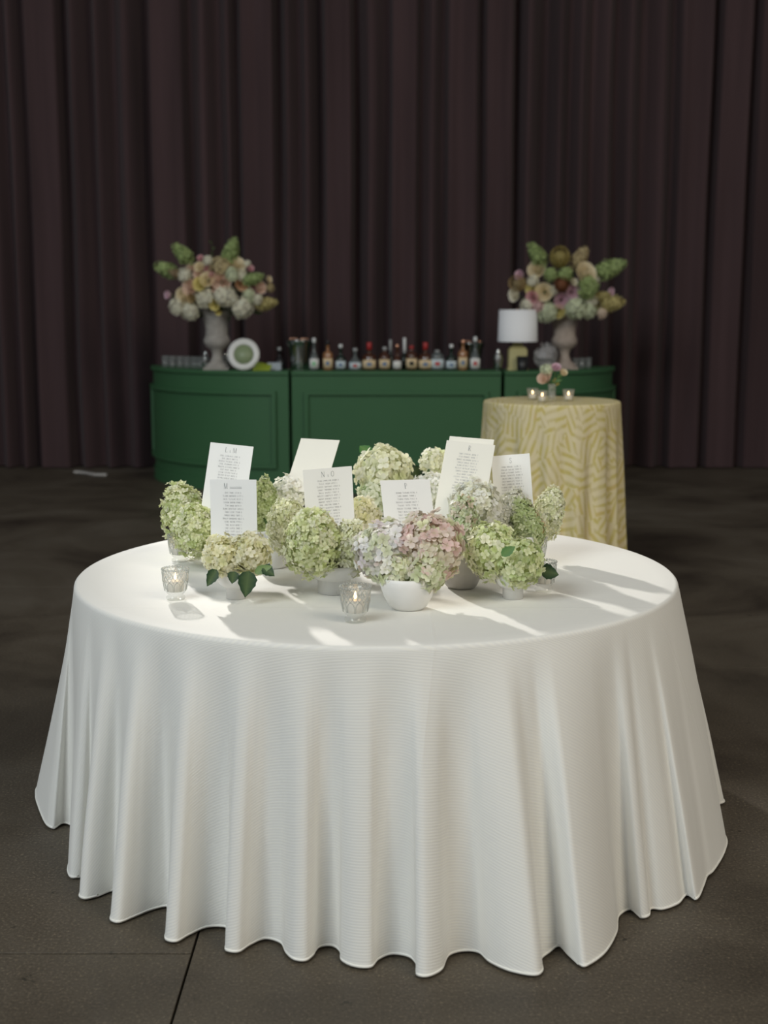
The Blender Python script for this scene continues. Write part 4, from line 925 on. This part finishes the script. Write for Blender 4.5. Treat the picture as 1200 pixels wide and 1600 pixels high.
# ================================================================== THINGS ON THE BAR
def bar_pt(px, Y): p = at(px, 578, Y); p.z = BH + 0.001; return p
def bottle(label, px, h_px, w_px, Y, body, shoulder, cap, lab=None, lab2=None, neck=0.32, capl=0.14, grp='bottles along the bar'):
    k = mpp(Y, 1.2); h, w = h_px * k, w_px * k / 2 * 1.08; p = bar_pt(px, Y)
    t = thing('bottle', label, 'bottle', p, group=grp)
    zn = h * (1 - neck - capl); nr = w * 0.30
    if shoulder == 'round': sh = [(w, zn * 0.75), (w * 0.93, zn * 0.88), (w * 0.70, zn * 0.98), (nr * 1.15, zn * 1.06)]
    elif shoulder == 'square': sh = [(w, zn * 0.92), (w * 0.9, zn * 0.97), (w * 0.5, zn * 1.02), (nr * 1.1, zn * 1.10)]
    elif shoulder == 'globe': sh = [(w * 0.8, zn * 0.05), (w, zn * 0.45), (w * 0.92, zn * 0.75), (w * 0.6, zn * 0.95), (nr * 1.1, zn * 1.05)]
    else: sh = [(w, zn * 0.60), (w * 0.80, zn * 0.80), (w * 0.5, zn * 0.98), (nr * 1.1, zn * 1.12)]
    b = MB(); b.lathe([(0.001, 0.003), (w * 0.85, 0.0), (w, 0.008)] + [q for q in sh if q[1] > 0.009] + [(nr, zn * 1.18), (nr, h * (1 - capl) - 0.002), (nr * 1.15, h * (1 - capl)), (nr * .9, h * (1 - capl) + 0.004), (0.001, h * (1 - capl) + 0.004)], 24); b.build('glass_body', body, t)
    b = MB(); b.capt = True; b.lathe([(nr * 1.05, h * (1 - capl)), (nr * 1.22, h * (1 - capl) + 0.002), (nr * 1.22, h * 0.99), (nr, h)], 16); b.build('cap', cap, t)
    if lab:
        z0, z1 = zn * 0.12, zn * 0.66
        b = MB(); seg = 12; vs_ = []
        for i in range(seg + 1):
            a = -PI / 2 + (i / seg - .5) * 2.3
            for z in (z0, z1): vs_.append((1.02 * w * math.cos(a), 1.02 * w * math.sin(a), z))
            for z in (z1, z0): vs_.append((1.0 * w * math.cos(a), 1.0 * w * math.sin(a), z))
        b.add(vs_, [(i * 4 + q, i * 4 + (q + 1) % 4, i * 4 + 4 + (q + 1) % 4, i * 4 + 4 + q) for i in range(seg) for q in range(4)])
        lo = b.build('label', lab, t)
        if lab2:
            b = MB(); vs_ = []; seg = 8; zc = (z0 + z1) / 2; rz = (z1 - z0) * 0.24
            for i in range(seg + 1):
                a = -PI / 2 + (i / seg - .5) * 0.8; e = math.sqrt(max(0.1, 1 - (2 * i / seg - 1) ** 2))
                for z in (zc - rz * e, zc + rz * e): vs_.append((1.03 * w * math.cos(a), 1.03 * w * math.sin(a), z))
            b.add(vs_, [(i * 2, i * 2 + 2, i * 2 + 3, i * 2 + 1) for i in range(seg)])
            b.build('printed_mark', lab2, lo)
    return t
YB = 11.12
bottle('dark round bottle half hidden left of the metal bucket', 437, 34, 15, 11.3, 'black', 'globe', 'cap_grey')
bottle('clear bottle with a green label overlapping the metal bucket', 491, 50, 14, YB - 0.04, 'bottle_grey_glass', 'slope', 'cap_white', 'label_white', 'label_green')
bottle('tan bottle with a slim dark neck right of the bucket', 512.5, 46, 14.5, YB, 'bottle_tan', 'square', 'black', 'label_cream', 'print_blue', neck=0.24, capl=0.16)
bottle('dark green bottle with a pale label and white cap, left part of the bar', 532.5, 40, 15, YB, 'bottle_dark_green', 'round', 'cap_white', 'label_pale', 'print_blue')
bottle('grey glass bottle with a round body near the left green bottle', 555, 34, 18, YB, 'bottle_grey_glass', 'globe', 'cap_grey', 'label_pale', 'print_red')
bottle('squat red-capped bottle with a cream label, left one of two', 577, 43, 20, YB, 'bottle_amber', 'square', 'cap_red', 'label_cream', 'print_blue', neck=0.18, capl=0.26)
bottle('round amber bottle with a cream label, right of the left red cap', 601, 36, 17, YB, 'bottle_amber', 'round', 'cap_grey', 'label_cream', 'print_blue', neck=0.16)
bottle('tall bottle with a grey cap behind the amber bottles', 610, 46, 11, YB + 0.15, 'bottle_dark_green', 'slope', 'cap_grey', capl=0.38, neck=0.10)
bottle('slim amber bottle with a pale label in the middle', 620.5, 40, 13, YB - 0.02, 'bottle_amber', 'slope', 'copper', 'label_white')
bottle('tall bottle with a bright white cap in the middle of the bar', 632, 49, 12, YB + 0.15, 'bottle_dark_green', 'slope', 'cap_white', capl=0.46, neck=0.06)
bottle('round amber bottle with a red cap and cream label', 643, 38, 17, YB, 'bottle_amber', 'round', 'cap_red', 'label_cream', 'black', neck=0.14)
bottle('squat red-capped bottle with a cream label, right one of two', 664.5, 43, 20, YB, 'bottle_amber', 'square', 'cap_red', 'label_cream', 'print_blue', neck=0.18, capl=0.26)
bottle('grey glass bottle with a domed body right of the right red cap', 683, 31, 20, YB, 'bottle_grey_glass', 'round', 'cap_grey', 'label_pale', 'print_red', neck=0.06, capl=0.10)
bottle('dark green bottle with a pale label and white cap, right part of the bar', 705, 40, 16, YB, 'bottle_dark_green', 'round', 'cap_white', 'label_pale', 'print_blue')
bottle('tan bottle in front of the right bucket', 723, 47, 14, YB - 0.02, 'bottle_tan', 'square', 'copper', 'label_cream', 'print_blue', neck=0.22)
bottle('clear bottle with a white label in front of the right bucket', 742, 52, 15, YB - 0.05, 'bottle_grey_glass', 'slope', 'cap_white', 'label_white', 'print_red')
def bucket(label, px, h_px, w_px, Y):
    k = mpp(Y, 1.2); h, w = h_px * k, w_px * k / 2; p = bar_pt(px, Y); t = thing('ice_bucket', label, 'bucket', p, group='metal ice buckets on the bar')
    b = MB(); b.lathe([(0.001, 0.004), (w * .62, 0), (w * .66, 0.01), (w * .70, h * .3), (w * .78, h * .75), (w * .96, h * .97), (w, h), (w * .94, h), (w * .72, h * .7), (w * .62, h * .08), (0.001, h * .06)], 32); b.build('body', 'chrome', t)
    for s_ in (-1, 1):
        b = MB(); b.tube([(s_ * w * .36 + math.cos(a) * 0.035, -w * .93 - .006 + 0.004, h + .006 + math.sin(a) * 0.012) for a in [PI * q / 6 for q in range(7)]], 0.006, 6); b.build('handle', 'copper', t)
bucket('shiny metal ice bucket with copper handles on the left of the bar', 469, 45, 47, 11.28)
bucket('shiny metal ice bucket behind bottles on the right of the bar', 736, 41, 44, 11.30)
def shaker(label, px, h_px, w_px, Y):
    k = mpp(Y, 1.2); h, w = h_px * k, w_px * k / 2; p = bar_pt(px, Y); t = thing('cocktail_shaker', label, 'shaker', p)
    b = MB(); b.capt = True; b.lathe([(0.001, 0.002), (w * .62, 0), (w * .72, 0.01), (w, h * .55), (w * .95, h * .60)], 24); b.build('cup', 'chrome', t)
    b = MB(); b.lathe([(w * .95, h * .60), (w * .82, h * .70), (w * .45, h * .80), (w * .42, h * .90), (w * .36, h * .98), (0.001, h)], 24); b.build('lid', 'chrome', t)
shaker('chrome cocktail shaker left of the lamp', 778, 33, 16, 11.15)
shaker('chrome cocktail shaker peeking out left of the grey urn foot', 322, 27, 15, 11.45)
shaker('chrome cocktail shaker peeking out right of the grey urn foot', 353, 25, 15, 11.45)
# tumblers
def tumbler(label, p, h, r_, grp, m='clear_bar_glass'):
    t = thing('tumbler', label, 'glass', p, group=grp)
    b = MB(); b.lathe([(0.001, 0.0), (r_ * .86, 0), (r_ * .88, 0.004), (r_, h), (r_ * .94, h), (r_ * .82, 0.014), (0.001, 0.012)], 20); b.build('glass_wall', m, t)
for i, px in enumerate([259, 270, 282, 293, 304, 314]):
    Y = [11.80, 11.72, 11.65, 11.59, 11.53, 11.49][i]
    p = bar_pt(px, Y); tumbler('clear tumbler in the row left of the grey urn, ' + ['furthest left', 'second from the left', 'third from the left', 'third from the urn', 'second from the urn', 'next to the urn'][i], p, 0.105, 0.036, 'tumblers on the left of the bar')
for i, (px, Y) in enumerate([(899, 11.46), (909, 11.5), (919, 11.56)]):
    tumbler('clear tumbler right of the taupe urn, ' + ['nearest the urn', 'middle of the three', 'furthest right'][i], bar_pt(px, Y), 0.095, 0.030, 'tumblers on the right of the bar')
p = bar_pt(816, 11.0); tumbler('black tapered cup in front of the lamp base', p, 0.125, 0.052, 'cups on the bar', 'black')
# leaning plate
p = bar_pt(380, 11.02); k = mpp(11.02, 1.15); rP = 25 * k
t = thing('plate', 'white-rimmed plate with a sage green centre, leaning upright', 'plate', p)
rot = Matrix.Rotation(R(90 - 14), 3, 'X') @ Matrix.Identity(3)
def plate_part(name, prof, m):
    b = MB(); b.lathe(prof, 48); b.v = [tuple(rot @ Vector(q) + V(0, 0.065, rP * 0.975)) for q in b.v]; return b.build(name, m, t)
plate_part('rim', [(rP * .62, 0.004), (rP * .70, 0.008), (rP, 0.018), (rP, 0.022), (rP * .70, 0.013), (rP * .62, 0.009), (rP * .62, 0.004)], 'plate_white')
plate_part('well', [(0.001, 0.0), (rP * .63, 0.003), (rP * .63, 0.009), (0.001, 0.007)], 'plate_green')
b = MB(); b.box((0, 0.09, rP * .45), (0.02, 0.012, rP * .95), Matrix.Rotation(R(16), 3, 'X')); b.build('easel', 'chrome', t, smooth=False)
# limes, pale box, lamp, crumpled wrap
p = bar_pt(408, 10.99); t = thing('lime_napkins', 'small slanting pile of lime green napkins right of the plate', 'napkins', p)
for i in range(5):
    b = MB(); b.box((0.006 * i, 0, 0.008 + 0.012 * i), (0.15 - 0.012 * i, 0.12, 0.011), Matrix.Rotation(0.10 * i + 0.1, 3, 'Z') @ Matrix.Rotation(0.05 * i, 3, 'Y')); b.build('napkin', 'lime', t, smooth=False)
p = bar_pt(429, 11.16); t = thing('paper_stack', 'pale blue-grey stack of paper napkins behind the lime pile', 'napkins', p)
for i in range(4):
    b = MB(); b.box((0.002 * (i % 2), 0, 0.008 + 0.016 * i), (0.12, 0.12, 0.0145)); b.build('napkin', 'pale_blue', t, smooth=False)
p = bar_pt(808, 11.15); k = mpp(11.15, 1.25); t = thing('table_lamp', 'table lamp with a white drum shade and yellow base', 'lamp', p)
b = MB()
w0 = 15 * k; hB = 47 * k
pr = [(1.12, 0), (1.12, .05), (1.0, .09), (1.0, .62), (.94, .70), (.70, .78), (.52, .80), (.52, .90), (.30, .93), (.16, .96), (.16, 1.0)]
n8 = 8
def sq(a, i): return 1 / max(abs(math.cos(a)), abs(math.sin(a))) ** 0.75
b.lathe([(0.001, 0)] + [(w0 * a, hB * z) for a, z in pr], 48, wob=sq); b.build('base', 'lamp_base_yellow', t, angle=50)
b = MB(); b.tube([(0, 0, hB), (0, 0, 93 * k)], 0.006, 8); b.build('harp', 'chrome', t)
b = MB(); b.capb = False
b.lathe([(31 * k, 44 * k), (29.5 * k, 93 * k), (29.2 * k, 93 * k), (30.6 * k, 44 * k), (31 * k, 44 * k)], 40); b.build('lamp_shade', 'lampshade', t)
b = MB(); b.ball((0, 0, 62 * k), 0.03, 10, 8); b.build('bulb', 'cap_white', t)
p = bar_pt(853, 11.18); t = thing('crumpled_bag', 'crumpled silvery grey bag between the lamp and taupe urn', 'bag', p)
b = MB(); k = mpp(11.18, 1.2); rr_ = 19 * k; rnd = random.Random(8); b.ball((0, 0, rr_ * 0.98), rr_, 11, 8, None, (1, .8, 1.08), None, 0.20, 8); b.v = [(x, y, max(z, 0.0)) for x, y, z in b.v]; b.build('wrap', 'wrap_silver', t, smooth=False)
b = MB()
for q in range(5):
    a = q * 1.26; b.add([(0, 0, rr_ * 1.7), (math.cos(a) * rr_ * .5, math.sin(a) * rr_ * .4 - .02, rr_ * 2.25), (math.cos(a + .9) * rr_ * .55, math.sin(a + .9) * rr_ * .4 - .02, rr_ * 2.0), (0, 0, rr_ * 1.6)], [(0, 1, 2), (0, 2, 3)])
b.build('gathered_top', 'wrap_silver', t, smooth=False)
